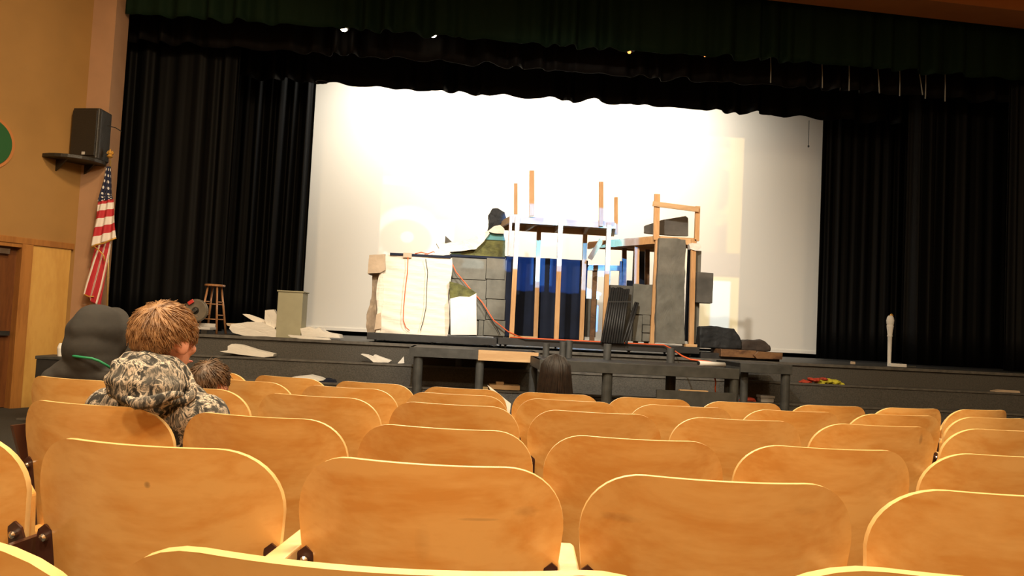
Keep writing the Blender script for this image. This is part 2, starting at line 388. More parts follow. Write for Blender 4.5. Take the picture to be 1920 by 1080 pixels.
# proscenium wall: left pier, right pier, header
pl = MB(); pl.bb(wl-.15, jl, PY, PY+.45, FZ-.1, TOP); struct(pl, 'wall_front_left', 'pros')
pr = MB(); pr.bb(jr, 13, PY, PY+.45, FZ-.1, TOP); struct(pr, 'wall_front_right', 'pros')
hz = at(1800, 12, PY-.6).z
hd = MB(); hd.prism([(jl-.4, PY-.6, hz+.5), (jr+.4, PY-.6, hz-.06), (jr+.4, PY-.6, TOP), (jl-.4, PY-.6, TOP)], (0, .6, 0)); struct(hd, 'wall_front_header', 'header')
bk = MB(); bk.bb(-8.5, 13, 17.6, 17.8, -.4, TOP); struct(bk, 'wall_back', 'dark')
struct(MB().bb(-8.6, -8.5, -3.5, 18, -.5, TOP), 'wall_far_left', 'wall'); struct(MB().bb(13, 13.1, -3.5, 18, -.5, TOP), 'wall_right', 'wall')
struct(MB().bb(-8.5, 13, -3.6, -3.5, -.5, TOP), 'wall_rear', 'wall')
# stage and its front steps
def slab(x0, x1, y0, y1, zt, zb, name, m): return struct(MB().bb(x0, x1, y0, y1, zb, zt), name, m)
sg = MB(); sg.bb(at(150, 625, EDGE).x, jr+1, EDGE+.03, 17.6, SF-.05, SF); struct(sg, 'floor_stage', 'stagefloor')
sf = MB(); sf.bb(at(150, 625, EDGE).x, jr, EDGE+.03, EDGE+.13, FZ, SF-.05); struct(sf, 'wall_stage_riser', 'stagecarpet')
STX = at(112, 680, 11.0).x
for i in range(4):
    y1 = EDGE-.36*i; z = SF-.265*(i+1)
    if z < FZ+.02: break
    s = MB().bb(STX, jr+.3, y1-.36, y1+.03, FZ-.05, z); struct(s, 'floor_step', 'stagecarpet')
    n = MB().bb(STX, jr+.3, y1-.375, y1-.33, z-.02, z+.006); struct(n, 'trim_nosing', 'nosing')
struct(MB().bb(at(150, 625, EDGE).x, jr+.3, EDGE, EDGE+.05, SF-.03, SF+.008), 'trim_nosing', 'nosing')

# ------------------------------------------------------------------ curtains
def curtain(name, label, x0, x1, Y, z0, z1, m, wl_=.22, amp=.07, wav=0, seed=0, cat='curtain', group=None, nz=10, slope=0, sharp=1.6):
    rnd = random.Random(seed); W = x1-x0; nx = int(W/wl_*12)
    ph = [rnd.uniform(0, 6.28) for _ in range(6)]
    def fold(u, t):
        a = u/wl_*2*math.pi + 1.3*math.sin(u*1.7+ph[0])+.9*math.sin(u*3.9+ph[1])
        A_ = amp*(.55+.45*math.sin(u*2.3+ph[2]))
        c = math.sin(a); c = math.copysign(abs(c)**(1/sharp), c)+.45*math.sin(a*.43+ph[4])+.3*math.sin(a*1.73+ph[5])
        return A_*c*(.7+.3*t)+.03*math.sin(u*.9+ph[3])
    mb = MB(); vs = []; fs = []
    for j in range(nz+1):
        t = j/nz
        for i in range(nx+1):
            u = W*i/nx; x = x0+u+.02*math.sin(u*5+ph[4])*t
            zb = z0+slope*u/W+wav*(.5*math.sin(u/wl_*math.pi*1.1+ph[5])+.35*math.sin(u/wl_*2.9+ph[1])+.3*abs(math.sin(u/wl_*1.7+ph[0])))
            z = z1+(zb-z1)*t
            vs.append((x, Y+fold(u, t), z))
    for j in range(nz):
        for i in range(nx): a = j*(nx+1)+i; fs.append((a, a+1, a+nx+2, a+nx+1))
    mb.add(vs, fs); o = mb.build(name, m, smooth=True)
    sd = o.modifiers.new('thickness', 'SOLIDIFY'); sd.thickness = .006
    return tag(o, label, cat, group)
vz = lambda py_at, px, Y: at(px, py_at, Y).z
Yv, Yb1, Yb2 = 12.25, 12.9, 14.2
VAL = curtain('valance', 'dark green pleated valance hanging across the top of the stage opening', jl+.01, jr-.02, Yv, vz(28, 280, Yv), TOP-.3, 'greenvelour', .34, .09, .025, 1, slope=vz(145, 1850, Yv)-vz(28, 280, Yv))
b1 = curtain('border_curtain', 'black border curtain just behind and below the green valance', jl-.2, jr+.2, Yb1, vz(78, 280, Yb1), TOP-.2, 'velour2', .36, .09, .03, 2, slope=vz(190, 1850, Yb1)-vz(78, 280, Yb1))
b2 = curtain('border_curtain', 'black border curtain with wavy hem across the top of the white screen', jl-.4, jr+.4, Yb2, vz(179, 960, Yb2), TOP-.2, 'velour', .42, .09, .03, 3, slope=vz(222, 1500, Yb2)-vz(155, 620, Yb2)+.02)
# side legs
curtain('leg_curtain', 'black pleated side curtain nearest the flag', jl-.4, at(432, 400, 13.3).x, 13.3, SF+.02, TOP-.3, 'velour', .24, .08, 0, 4)
curtain('leg_curtain', 'black pleated side curtain along the left edge of the screen', at(405, 400, 15.0).x, at(577, 400, 15.0).x, 15.0, SF+.02, TOP-.3, 'velour', .22, .07, 0, 5)
curtain('leg_curtain', 'black pleated side curtain along the right edge of the screen', at(1536, 450, 15.0).x, at(1730, 450, 15.0).x, 15.0, SF+.02, TOP-.3, 'velour', .2, .07, 0, 6)
curtain('leg_curtain', 'black pleated side curtain behind the white baluster', at(1700, 450, 13.6).x, jr+.6, 13.6, SF+.02, TOP-.3, 'velour', .26, .09, 0, 8)
curtain('main_drape', 'dark green drape gathered at the far right edge of the stage', at(1893, 180, 12.55).x, jr+.1, 12.55, SF+.02, vz(148, 1900, 12.55)+.4, 'velour', .16, .05, 0, 9, cat='drape')
# light caught on the pleat ridges behind the valance, modelled as thin pale strips
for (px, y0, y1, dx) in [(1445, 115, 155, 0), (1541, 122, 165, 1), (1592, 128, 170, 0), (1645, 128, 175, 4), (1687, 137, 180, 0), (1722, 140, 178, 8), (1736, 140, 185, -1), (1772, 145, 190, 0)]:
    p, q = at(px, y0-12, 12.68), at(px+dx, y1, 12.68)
    tag(MB().tube([p, (p+q)/2+Vector((.004, 0, 0)), q], [.006, .008, .010], 6).build('pleat_highlight', 'cord', VAL), 'pale strip standing for light on a pleat ridge')
p, q = at(1517, 226, 14.9), at(1516, 272, 14.9)
tag(MB().tube([p, q], .006, 6).lathe(q, [(.005, 0), (.018, -.012), (.018, -.035), (.004, -.045)], 8).build('pull_cord', 'blackcable', b2), 'thin dark pull cord')
c0 = at(603, 153, 14.1); tag(MB().tube([c0+Vector((.1*math.cos(a), 0, .03*math.sin(a)-.01)) for a in [k*math.pi/8 for k in range(17)]], .006, 6).build('cable_loop', 'blackcable', b2), 'small cable loop')
# stage lamps peeking out under the valance
for (px, py, m, sz, lab) in [(645, 47, 'lens', .05, 'stage lamp glowing white above the left side curtain'), (812, 58, 'lens', .05, 'second glowing white stage lamp under the valance, right of the first'), (1180, 89, 'lensorange', .028, 'amber stage lamp glint under the middle of the valance'), (1322, 95, 'lensorange', .022, 'faint amber stage lamp glint right of the other amber one')]:
    c = at(px, py+8, 12.62)+Vector((0, 0, .008)); t = thing('stage_lamp', lab, 'lamp', c, 'stage lamps behind the valance' if 0 else None)
    MB().lathe(c, [(.08, .22), (.10, .14), (.10, .03), (.085, .0)], 14).build('housing', 'blackpaint', t)
    MB().lathe(c+Vector((0, 0, -.004)), [(sz, .0), (sz*1.05, -.012), (sz*.7, -.03)], 12).build('lens', m, t)
    MB().bar(c+Vector((0, 0, .2)), c+Vector((0, 0, 1.0)), .03, .03).build('bracket', 'blackpaint', t)

# ------------------------------------------------------------------ screen
Ys = 16.2
sx0, sx1 = at(563, 500, Ys).x, at(1548, 500, Ys).x
szb = at(1060, 641, Ys).z
sc = thing('projection_screen', 'wide white cloth projection screen across the back of the stage', 'screen', ((sx0+sx1)/2, Ys, szb))
MB().bb(sx0, sx1, Ys, Ys+.02, szb+.05, TOP).build('screen_cloth', 'screen', sc)
MB().bb(sx0, sx1, Ys-.012, Ys+.03, szb, szb+.06).build('bottom_hem', 'screen', sc)
# batten in front of the screen
# ------------------------------------------------------------------ projector light (a lamp high in the house, its picture made by nodes)
px0, px1 = at(712, 430, Ys).x, at(1390, 430, Ys).x
zb, zt = 1.13, 1.13+(px1-px0)*9/16
PJ = Vector(((px0+px1)/2, 0.5, 4.6))
pw = (px1-px0)/(Ys-PJ.y)            # tangent width
l = bpy.data.lights.new('projector_beam', 'SPOT'); l.energy = 6000; l.spot_size = R(50); l.spot_blend = .1; l.shadow_soft_size = .015
pj = bpy.data.objects.new('projector_beam', l); COL.objects.link(pj); pj.location = PJ; pj.rotation_euler = (R(90), 0, 0)
l.use_nodes = True; nt = l.node_tree; em = nt.nodes['Emission']
tc = nd(nt, 'ShaderNodeTexCoord'); sx = nd(nt, 'ShaderNodeSeparateXYZ'); nt.links.new(tc.outputs['Normal'], sx.inputs[0])
zz = mth(nt, 'ABSOLUTE', sx.outputs[2])
tu = mth(nt, 'DIVIDE', sx.outputs[0], zz); tv = mth(nt, 'DIVIDE', sx.outputs[1], zz)
D = Ys-PJ.y
u = mth(nt, 'ADD', mth(nt, 'DIVIDE', tu, pw), .5)
v = mth(nt, 'DIVIDE', mth(nt, 'SUBTRACT', tv, (zb-PJ.z)/D), (zt-zb)/D)
def step(x, e, w_=.004): return mth(nt, 'MINIMUM', mth(nt, 'MAXIMUM', mth(nt, 'DIVIDE', mth(nt, 'SUBTRACT', x, e-w_/2), w_), 0), 1)
def rect(u0, u1, v0, v1, s_=.006):
    a = mth(nt, 'MULTIPLY', step(u, u0, s_), mth(nt, 'SUBTRACT', 1, step(u, u1, s_)))
    b = mth(nt, 'MULTIPLY', step(v, v0, s_), mth(nt, 'SUBTRACT', 1, step(v, v1, s_)))
    return mth(nt, 'MULTIPLY', a, b)
def elli(uc, vc, ru, rv, s_=.15):
    a = mth(nt, 'DIVIDE', mth(nt, 'SUBTRACT', u, uc), ru); b = mth(nt, 'DIVIDE', mth(nt, 'SUBTRACT', v, vc), rv)
    d = mth(nt, 'SQRT', mth(nt, 'ADD', mth(nt, 'MULTIPLY', a, a), mth(nt, 'MULTIPLY', b, b)))
    return mth(nt, 'SUBTRACT', 1, step(d, 1, s_))
cu = nd(nt, 'ShaderNodeCombineXYZ'); nt.links.new(u, cu.inputs[0]); nt.links.new(v, cu.inputs[1])
nz_ = nd(nt, 'ShaderNodeTexNoise'); nz_.inputs['Scale'].default_value = 9; nz_.inputs['Detail'].default_value = 3; nt.links.new(cu.outputs[0], nz_.inputs[0])
c = (.22, .14, .09)
def over(mask, col):
    global c
    c = mixc(nt, mask, c, col)
over(rect(.0, .23, .0, 1), (.33, .21, .11))
over(mth(nt, 'MULTIPLY', rect(.0, .2, .5, 1), step(nz_.outputs[0], .5, .1)), (.75, .35, .06))
over(mth(nt, 'MULTIPLY', rect(.0, .2, .0, .5), step(nz_.outputs[0], .53, .05)), (.6, .75, .8))
over(rect(.0, .19, .66, .70), (.9, .7, .35))
over(elli(.075, .44, .085, .12), (.55, .62, .62)); over(elli(.07, .40, .072, .095), (.26, .12, .07)); over(elli(.075, .41, .018, .028), (.6, .6, .6)); over(rect(.0, .13, .27, .31), (.6, .4, .1))
over(rect(.21, .31, .2, 1, .02), (.30, .22, .16))
over(mth(nt, 'MULTIPLY', rect(.5, 1, .55, 1), step(nz_.outputs[0], .52, .12)), (.8, .5, .2))
over(elli(.40, .68, .10, .22, .1), (1.2, 1.0, .85)); over(elli(.45, .62, .09, .2, .2), (1.2, 1.1, 1.0))
over(rect(.82, .87, .3, .9, .03), (.75, .48, .16)); over(rect(.875, .93, .35, 1, .02), (.42, .26, .15)); over(rect(.96, 1, .35, 1, .01), (.6, .42, .15))
over(rect(.89, 1, .0, .30), (.8, .62, .25)); over(rect(.92, .975, .03, .28), (.9, 1.1, 1.2))
over(rect(.88, 1, .31, .42), (.22, .15, .12))
over(rect(.262, .635, -.1, .325), (.10, .95, 3.4))
over(rect(.36, .42, .03, .26), (.9, 3.9, 9.5)); over(rect(.52, .56, .02, .24), (.9, 3.9, 9.5)); over(rect(.575, .60, .02, .24), (.9, 3.9, 9.5)); over(rect(.56, .60, .05, .27), (.9, 4.2, 9.5))
over(rect(.45, .50, .0, .3, .02), (.5, 1.5, 3.6))
over(rect(.262, .33, .0, .32, .02), (.25, 1.2, 3.4))
inside = rect(0, 1, 0, 1, .003)
fin = mixc(nt, inside, (0, 0, 0), c)
nt.links.new(fin, em.inputs['Color']); em.inputs['Strength'].default_value = 1.0

# ------------------------------------------------------------------ auditorium chairs
def back_mesh():
    H0, H1 = .37, .85; rc = .125; hwt = .262
    zs = [H0+(H1-rc-H0)*i/8 for i in range(8)]+[H1-rc+rc*math.sin(R(a)) for a in range(0, 91, 9)]
    us = [math.sin(math.pi/2*(i/14*2-1)) if 0 else (i/14*2-1) for i in range(15)]
    mb = MB(); fr = []; bk_ = []
    for z in zs:
        t = (z-H0)/(H1-rc-H0)
        hw = (.205+(hwt-.205)*min(1, t)**.6) if t < 1 else hwt
        if z > H1-rc:
            k = (z-(H1-rc))/rc; hw = hwt-.115*(1-math.sqrt(max(0, 1-k**2.2)))
        if z < H0+.05: hw -= .03*(1-(z-H0)/.05)**2
        rf = []; rb = []
        for q in us:
            x = q*hw; y = .075*(x/.26)**2+(H1-z)*math.tan(R(11))
            rf.append((x, y, z)); rb.append((x, y+.0145, z))
        bk_.append(rf); fr.append(rb)
    n = len(us); m = len(zs)
    vs = [p for r in bk_ for p in r]+[p for r in fr for p in r]; o = n*m; f0 = []; f1 = []
    for j in range(m-1):
        for i in range(n-1):
            a = j*n+i; f0.append((a, a+1, a+n+1, a+n)); f0.append((a+o, a+n+o, a+n+1+o, a+1+o))
    for j in range(m-1):
        a = j*n; f1.append((a, a+n, a+n+o, a+o)); a = j*n+n-1; f1.append((a, a+o, a+n+o, a+n))
    for i in range(n-1): f1.append((i, i+o, i+1+o, i+1)); a = (m-1)*n+i; f1.append((a, a+1, a+1+o, a+o))
    b = len(mb.v); mb.v = [Vector(v) for v in vs]; mb.f = f0+f1; mb.mi = [0]*len(f0)+[1]*len(f1)
    return mb
def smooth_by_mat(o):
    for p in o.data.polygons: p.use_smooth = True
    o.data.set_sharp_from_angle(angle=R(40))
def make_chair(down=False, plym='ply'):
    t = thing('auditorium_chair', 'x', 'chair')
    bo = back_mesh().build('backrest', [plym, 'edge'], t); smooth_by_mat(bo)
    s = MB()
    if down:
        pts = [(-.21, .06), (.21, .06), (.225, .40), (.18, .46), (-.18, .46), (-.225, .40)]
        s.prism([(x, y, .40+.03*abs(x)*4) for x, y in pts], (0, 0, .02))
    else:
        pts = [(-.20, .40), (.20, .40), (.215, .70), (.17, .77), (-.17, .77), (-.215, .70)]
        s.prism([(x, .16+(.77-z)*.12, z) for x, z in pts], (0, .02, 0))
    s.build('seat', plym, t, bev=.005)
    # shared standard on the left, with its wooden arm
    lg = MB(); lg.prism([(-.287, .05, -.02), (-.287, .30, -.02), (-.287, .24, .10), (-.287, .22, .45), (-.287, .28, .63), (-.287, .02, .63), (-.287, .10, .42), (-.287, .12, .1)], (.014, 0, 0))
    lg.build('leg', 'brown_metal', t)
    a = MB(); a.prism([(-.301, .0, .630), (-.259, .0, .630), (-.259, .25, .632), (-.264, .27, .632), (-.296, .27, .632), (-.301, .25, .632)], (0, 0, .026))
    a.build('armrest', 'arm', t, bev=.004)
    for sd in (-1, 1):
        m = MB(); prof = [(.215, .40), (.262, .42), (.265, .62), (.258, .65), (.243, .662), (.228, .65), (.222, .62)]
        m.prism([(sd*x, .058+(.85-z)*.19+.0, z) for x, z in prof], (0, .006, 0))
        b = m.build('bracket', 'brown_metal', t)
        MB().lathe((sd*.243, .052+(.85-.635)*.19, .635), [(.003, -.006), (.008, -.003), (.009, .008)], 10, 'y').build('bolt', 'chrome', b)
    return t
proto = make_chair(); index_kids(proto); proto_down = make_chair(True); index_kids(proto_down)
MT['ply_spot'] = wood_mat('maple_plywood_spot', C1, C2, marks=[(.02, .775, .009, .008, .8)])
MT['ply_scuff'] = wood_mat('maple_plywood_scuffed', C1, C2, marks=[(.19, .765, .030, .015, .22), (.10, .75, .05, .004, .35), (0, .70, .02, .05, .12)])
MT['ply_smear'] = wood_mat('maple_plywood_smeared', C1, C2, marks=[(-.19, .765, .05, .011, .25), (.15, .80, .03, .012, .12)])
MT['ply_nick'] = wood_mat('maple_plywood_nicked', C1, C2, marks=[(.17, .80, .012, .03, .45)])
ROWS = {0: ([(-.60, .63, -4.5), (-.085, .61, -2), (.47, .66, 1.5)], 'row cut off by the bottom of the photo', -.075),
1: ([], 'nearest full row', 0), 2: ([], 'second nearest row', .035), 3: ([], 'third nearest row', .039+.006), 4: ([], 'fourth nearest row', .0732), 5: ([], 'farthest row', .1058)}
RC = (.5653, 12.1052); RR = 10.6117; RS = .808
PH = [-.1198, -.1905, -.2732, -.1688, -.2648]; CNT = [(-1, 4), (0, 6), (0, 8), (-2, 8), (-2, 9)]
for n in range(1, 6):
    r = RR-(n-1)*RS
    for k in range(CNT[n-1][0], CNT[n-1][1]):
        a = PH[n-1]+k*.56/r
        ROWS[n][0].append((RC[0]+r*math.sin(a), RC[1]-r*math.cos(a), math.degrees(a)))
ORD = ['leftmost', 'second from left', 'third from left', 'fourth from left', 'fifth from left', 'sixth from left', 'seventh from left', 'eighth from left', 'ninth from left', 'tenth from left', 'eleventh from left', 'rightmost']
OCC = {(2, 0): 'boy', (3, 0): 'hood', (3, 1): 'kid', (5, 5): 'girl'}
SPECIAL = {(1, 1): ('ply_spot', 'with a dark speck near the top'), (1, 2): ('ply_scuff', 'with grey scuffs on its right half'), (1, 3): ('ply_smear', 'with a dark smear at upper left'), (3, 6): ('ply_nick', 'with a dark scratch at upper right')}
EXTRA = {(2, 0): 'behind the camouflage hoodie boy, beside the aisle', (3, 0): 'behind the hooded person', (3, 1): 'half hidden behind the camouflage hoodie boy', (5, 5): 'behind the long black hair', (5, 10): 'cut by the right edge', (1, 0): 'cut by the left edge of the photo'}
CH = {}; NOARM = []
used = {False: False, True: False}
for n, (lst, rname, dz) in ROWS.items():
    for k, (x, y, a) in enumerate(lst):
        down = (n, k) in OCC; src = proto_down if down else proto
        if not used[down]: o = src; used[down] = True
        else: o = copy_tree(src)
        wx, wy = camw(x, y); o.location = (wx, wy, -dz); o.rotation_euler = (0, 0, R(a)-YAW)
        last = (k == len(lst)-1); pos = 'rightmost' if last else ORD[k]
        lab = 'maple plywood auditorium chair, %s in the %s' % (pos, rname)
        if (n, k) in SPECIAL: lab = 'plywood auditorium chair %s, %s in %s' % (SPECIAL[(n, k)][1], pos.replace(' from left', ''), rname)
        if (n, k) in EXTRA: lab = 'plywood auditorium chair in the %s %s' % (rname, EXTRA[(n, k)])
        if n == 0: lab = ['plywood chair corner at the bottom left corner of the photo', 'plywood chair top along the bottom edge, left of the middle', 'plywood chair top along the bottom edge at right'][k]
        o['label'] = lab; o['category'] = 'chair'; o['group'] = 'auditorium chairs'
        CH[(n, k)] = o
        if (k == 0 and n in (2, 3)) or (n, k) in ((1, 1), (1, 0)):       # aisle ends carry no arm in the photograph
            NOARM.append(o)
        if (n, k) in SPECIAL:
            for c_ in bpy.data.objects:
                if c_.parent == o and c_.name.startswith('backrest'):
                    c_.data = c_.data.copy(); c_.data.materials[0] = MT[SPECIAL[(n, k)][0]]

for o in NOARM:
    for c_ in [c_ for c_ in bpy.data.objects if c_.parent == o and c_.name.startswith('armrest')]: bpy.data.objects.remove(c_)

# ------------------------------------------------------------------ people
def remesh(o, vox, it=6):
    r = o.modifiers.new('remesh', 'REMESH'); r.mode = 'VOXEL'; r.voxel_size = vox; r.use_smooth_shade = True
    s = o.modifiers.new('smooth', 'SMOOTH'); s.iterations = it; s.factor = .5
def limb(mb, pts, rs, n=12):
    mb.tube(pts, rs, n)
    for p, r in zip(pts, rs): mb.ell(p, (r, r, r), 12, 8)
def hand(mb, w_, d, up, s):
    "palm and five bent fingers from wrist w_ in direction d, back of hand facing up"
    d = Vector(d).normalized(); up = Vector(up).normalized(); sd = d.cross(up).normalized()
    mb.ell(w_+d*.035*s, (.034*s, .040*s, .016*s), 12, 8, Matrix((sd, d, up)).transposed())
    for i, L in enumerate((.058, .068, .063, .050)):
        b = w_+d*.065*s+sd*(-.026+.0175*i)*s; m1 = b+d*L*.5*s-up*.006*s; e = m1+d*L*.38*s-up*.018*s
        mb.tube([b-d*.012*s, m1, e], [.0088*s, .008*s, .0065*s], 8)
    b = w_+d*.02*s-sd*.030*s; m1 = b-sd*.022*s+d*.022*s; e = m1+d*.026*s-sd*.004*s-up*.006*s
    mb.tube([b, m1, e], [.011*s, .010*s, .008*s], 8)
def head_parts(mb, c, s, turn, tilt=0):
    "skull with jaw, nose, ears, brow; returns the rotation"
    m = Matrix.Rotation(turn, 3, 'Z') @ Matrix.Rotation(tilt, 3, 'Y')
    P = lambda x, y, z: c+m@(Vector((x, y, z))*s)
    mb.ell(P(0, -.006, .025), (.075*s, .092*s, .085*s), 20, 14, m); mb.ell(P(0, .022, -.04), (.056*s, .066*s, .068*s), 16, 12, m)
    mb.ell(P(0, .06, -.085), (.026*s, .022*s, .02*s), 10, 8, m)
    mb.tube([P(0, .085, .01), P(0, .103, -.03)], [.008*s, .014*s], 8); mb.ell(P(0, .098, -.032), (.017*s, .013*s, .011*s), 10, 8, m)
    for q in (-1, 1): mb.ell(P(q*.078, -.005, -.005), (.011*s, .020*s, .032*s), 12, 10, m @ Matrix.Rotation(q*-.35, 3, 'Z')); mb.ell(P(q*.036, .068, -.02), (.022*s, .018*s, .02*s), 10, 8, m)
    mb.ell(P(0, .088, -.062), (.024*s, .01*s, .008*s), 10, 8, m)
    return m, P
def eyes(root, P, s):
    e = MB()
    for q in (-1, 1): e.ell(P(q*.032, .080, .004), (.011*s, .008*s, .008*s), 10, 8)
    e.build('eyes', 'paper', root, smooth=True)
    e = MB()
    for q in (-1, 1): e.ell(P(q*.032, .087, .004), (.0055*s, .003*s, .0055*s), 10, 8)
    e.build('pupils', 'dark', root, smooth=True)
    MB().ell(P(0, .097, -.062), (.021*s, .005*s, .005*s), 12, 8).build('lips', 'red' if 0 else MT['lip'], root, smooth=True)
MT['lip'] = mat('lips', (.5, .16, .12), .45)

def seated(label, hc, chair, s, head_turn, torso_r, dressed, top_mat, tilt=0, drop=.205):
    "hc: head centre (world). chair: its root. The torso runs from the head down to the seat"
    cz = chair.location.z; m3 = Matrix.Rotation(chair.rotation_euler.z, 3, 'Z'); cl = Vector(chair.location)
    t = thing('person', label, 'person', (hc.x, hc.y, cz))
    fwd = m3@Vector((0, 1, 0)); rt = m3@Vector((1, 0, 0))
    hip = cl+m3@Vector((0, .29, .42+.085*s)); off = (hc-cl).dot(rt)
    hip += rt*(off*.7)
    sh = Vector((hc.x, hc.y, 0))*.75+Vector((hip.x, hip.y, 0))*.25; sh.z = hc.z-drop*s; sh -= fwd*.02
    sk = MB(); m, P = head_parts(sk, hc, s, head_turn-YAW, tilt)
    sk.tube([hc-Vector((0, 0, .06*s))-fwd*.015*s, sh+Vector((0, 0, .03*s))], [.046*s, .056*s], 12)
    body = MB()
    W = torso_r
    def torso(b, g):
        mid = (sh+hip)/2
        for k in range(9):
            q = k/8; p = sh.lerp(hip, q)+Vector((0, 0, -.03*s if k == 0 else 0)); wd = W*(.92-.22*math.sin(q*math.pi)) if q < .9 else W*.85
            b.ell(p, (wd+g, (.105*s+.02*math.sin(q*3))+g, .10*s+g), 18, 10, m3)
        for q in (-1, 1):
            S_ = sh+rt*(q*W*.92)-Vector((0, 0, .045*s)); E_ = S_+rt*(q*.05)+fwd*(.06*s)-Vector((0, 0, .24*s)); H_ = E_+fwd*(.20*s)-rt*(q*.07)-Vector((0, 0, .01))
            limb(b, [S_, S_.lerp(E_, .5), E_, E_.lerp(H_, .5), H_], [.060*s+g, .052*s+g, .044*s+g, .038*s+g, .032*s+g])
            yield q, H_
    hs = list(torso(body, 0))
    for q, H_ in hs: hand(sk, H_+fwd*.005, fwd*.9-Vector((0, 0, .35)), Vector((0, 0, 1))*.9+fwd*.35, s*.95); limb(sk, [H_-fwd*.05, H_+fwd*.01], [.026*s, .022*s])
    legs = MB()
    for q in (-1, 1):
        h_ = hip+rt*(q*.075*s); kn = h_+fwd*(.36*s)+rt*(q*.03); kn.z = hip.z+.0
        fz = floor_z(kn.y) ; an = Vector((kn.x, kn.y, max(fz+.07, kn.z-.44*s)))-fwd*.02
        limb(legs, [h_, h_.lerp(kn, .5), kn, kn.lerp(an, .45), an], [.085*s, .072*s, .056*s, .050*s, .036*s])
    # the body is one continuous surface: head, neck, trunk, arms and legs
    full = MB(); 
    for src in (sk, body, legs): full.add(src.v, src.f)
    bo = full.build('body', 'skin', t, smooth=True); remesh(bo, .0065, 3)
    # clothing
    c1 = MB(); list(torso(c1, .014))
    c1.tube([sh+Vector((0, 0, .02*s)), sh+Vector((0, 0, .055*s))], [.075*s, .062*s], 14)
    top = c1.build('hoodie', top_mat, t, smooth=True); remesh(top, .010, 5)
    tr = MB()
    for q in (-1, 1):
        h_ = hip+rt*(q*.075*s); kn = h_+fwd*(.36*s)+rt*(q*.03); kn.z = hip.z
        fz = floor_z(kn.y); an = Vector((kn.x, kn.y, max(fz+.10, kn.z-.40*s)))-fwd*.02
        limb(tr, [h_, h_.lerp(kn, .5), kn, kn.lerp(an, .45), an], [.097*s, .084*s, .068*s, .062*s, .05*s])
        sb = Vector((an.x, an.y, fz+.035)); 
        MB().ell(sb+fwd*.06*s, (.042*s, .12*s, .035), 14, 8, m3).build('shoe', 'blackplastic', t, smooth=True)
    tr.ell(hip, (.15*s, .12*s, .11*s), 16, 10, m3)
    trs = tr.build('trousers', 'denim', t, smooth=True); remesh(trs, .012, 4)
    eyes(t, P, s)
    return t, P, m, sh, fwd, rt

def hair_short(root, P, m, c, s, material, seed, length=.045, cow=0.0, n=1100, low=-.075):
    rnd = random.Random(seed); mb = MB()
    # cap following the skull, cut out over the face
    nu, nv = 40, 20; vs = []; fs = []
    for j in range(nv+1):
        for i in range(nu):
            ph = 2*math.pi*i/nu; f = max(0, math.sin(ph))          # front (+y)
            lim = R(118)-R(52)*f**1.5
            if abs(math.cos(ph)) > .9: lim = R(92)
            th = lim*j/nv; k = 1.07+.02*math.sin(ph*7+j)+.012*math.sin(ph*13+j*2)
            k *= 1-(.07*(j/nv)**6)
            vs.append(P(.079*k*math.sin(th)*math.cos(ph), -.008+.098*k*math.sin(th)*math.sin(ph), .022+.092*k*math.cos(th)))
    for j in range(nv):
        for i in range(nu): fs.append((j*nu+i, (j+1)*nu+i, (j+1)*nu+(i+1) % nu, j*nu+(i+1) % nu))
    mb.add(vs, fs)
    crown = Vector((.01, -.05, .09))
    for _ in range(n):
        ph = rnd.uniform(0, 2*math.pi); f = max(0, math.sin(ph)); lim = R(114)-R(48)*f**1.5
        if abs(math.cos(ph)) > .9: lim = R(92)
        th = math.acos(1-rnd.random()*(1-math.cos(lim)))
        d = Vector((math.sin(th)*math.cos(ph), math.sin(th)*math.sin(ph), math.cos(th)))
        p = Vector((.083*d.x, -.008+.103*d.y, .022+.097*d.z))
        away = p-crown; away -= d*away.dot(d); away = away.normalized() if away.length > 1e-4 else Vector((1, 0, 0))
        sw = d.cross(away)*rnd.uniform(-.25, .55)
        L = length*rnd.uniform(.6, 1.2)*(1 if th < R(85) else .6)
        lift = .30 if rnd.random() < cow and th < R(60) else .03
        q1 = p+(away+sw+d*lift).normalized()*L*.5; q2 = q1+(away+sw*1.4+d*(lift-.28)).normalized()*L*.5
        w_ = .0022*rnd.uniform(.7, 1.5)
        mb.tube([P(*p), P(*q1), P(*q2)], [w_*s, w_*.9*s, .0006], 4, False)
    return mb.build('hair', material, root, smooth=True)

def chair_at(n, k): return CH[(n, k)]
# boy in the camouflage hoodie
yb = 2.74
hb = at(309, 640, yb)
sB = 1.08
boy, P, m, sh, fwd, rt = seated('boy with light brown hair seen from behind in black and white branch camouflage hoodie', hb, chair_at(2, 0), sB, R(-22), .190, None, 'camo', tilt=.05, drop=.175)
hair_short(boy, P, m, hb, sB, 'hair_ginger', 3, .050, .03, 2600)
# his hood lying on the back: a slumped pouch with a rolled rim
hd_ = MB()
hcx = at(270, 722, yb-.14)
m2 = Matrix.Rotation(-YAW, 3, 'Z')
def hoodfn(d): return 1+.05*math.sin(d.x*9+d.z*5)+.05*math.sin(d.z*11-d.x*4)
hd_.ell(hcx, (.120, .085, .088), 32, 20, m2 @ Matrix.Rotation(.30, 3, 'Y'), hoodfn)
hd_.ell(hcx+m2@Vector((.0, .05, .035)), (.108, .09, .07), 28, 16, m2 @ Matrix.Rotation(.30, 3, 'Y'), hoodfn)
rim = []
for k in range(15):
    a = -2.5+k*(5.0/14); rim.append(hcx+m2@Vector((.122*math.sin(a)*1.0+.01, .06+.03*math.cos(a*1.0), .012+.075*math.cos(a)-.03*math.sin(a))))
hd_.tube(rim, [.014+.004*math.sin(i*1.7) for i in range(15)], 10)
fold_ = [at(px, py, yb-.25) for px, py in [(228, 745), (255, 757), (290, 753), (320, 742), (345, 738)]]
hd_.tube(fold_, [.012, .020, .022, .018, .01], 8)
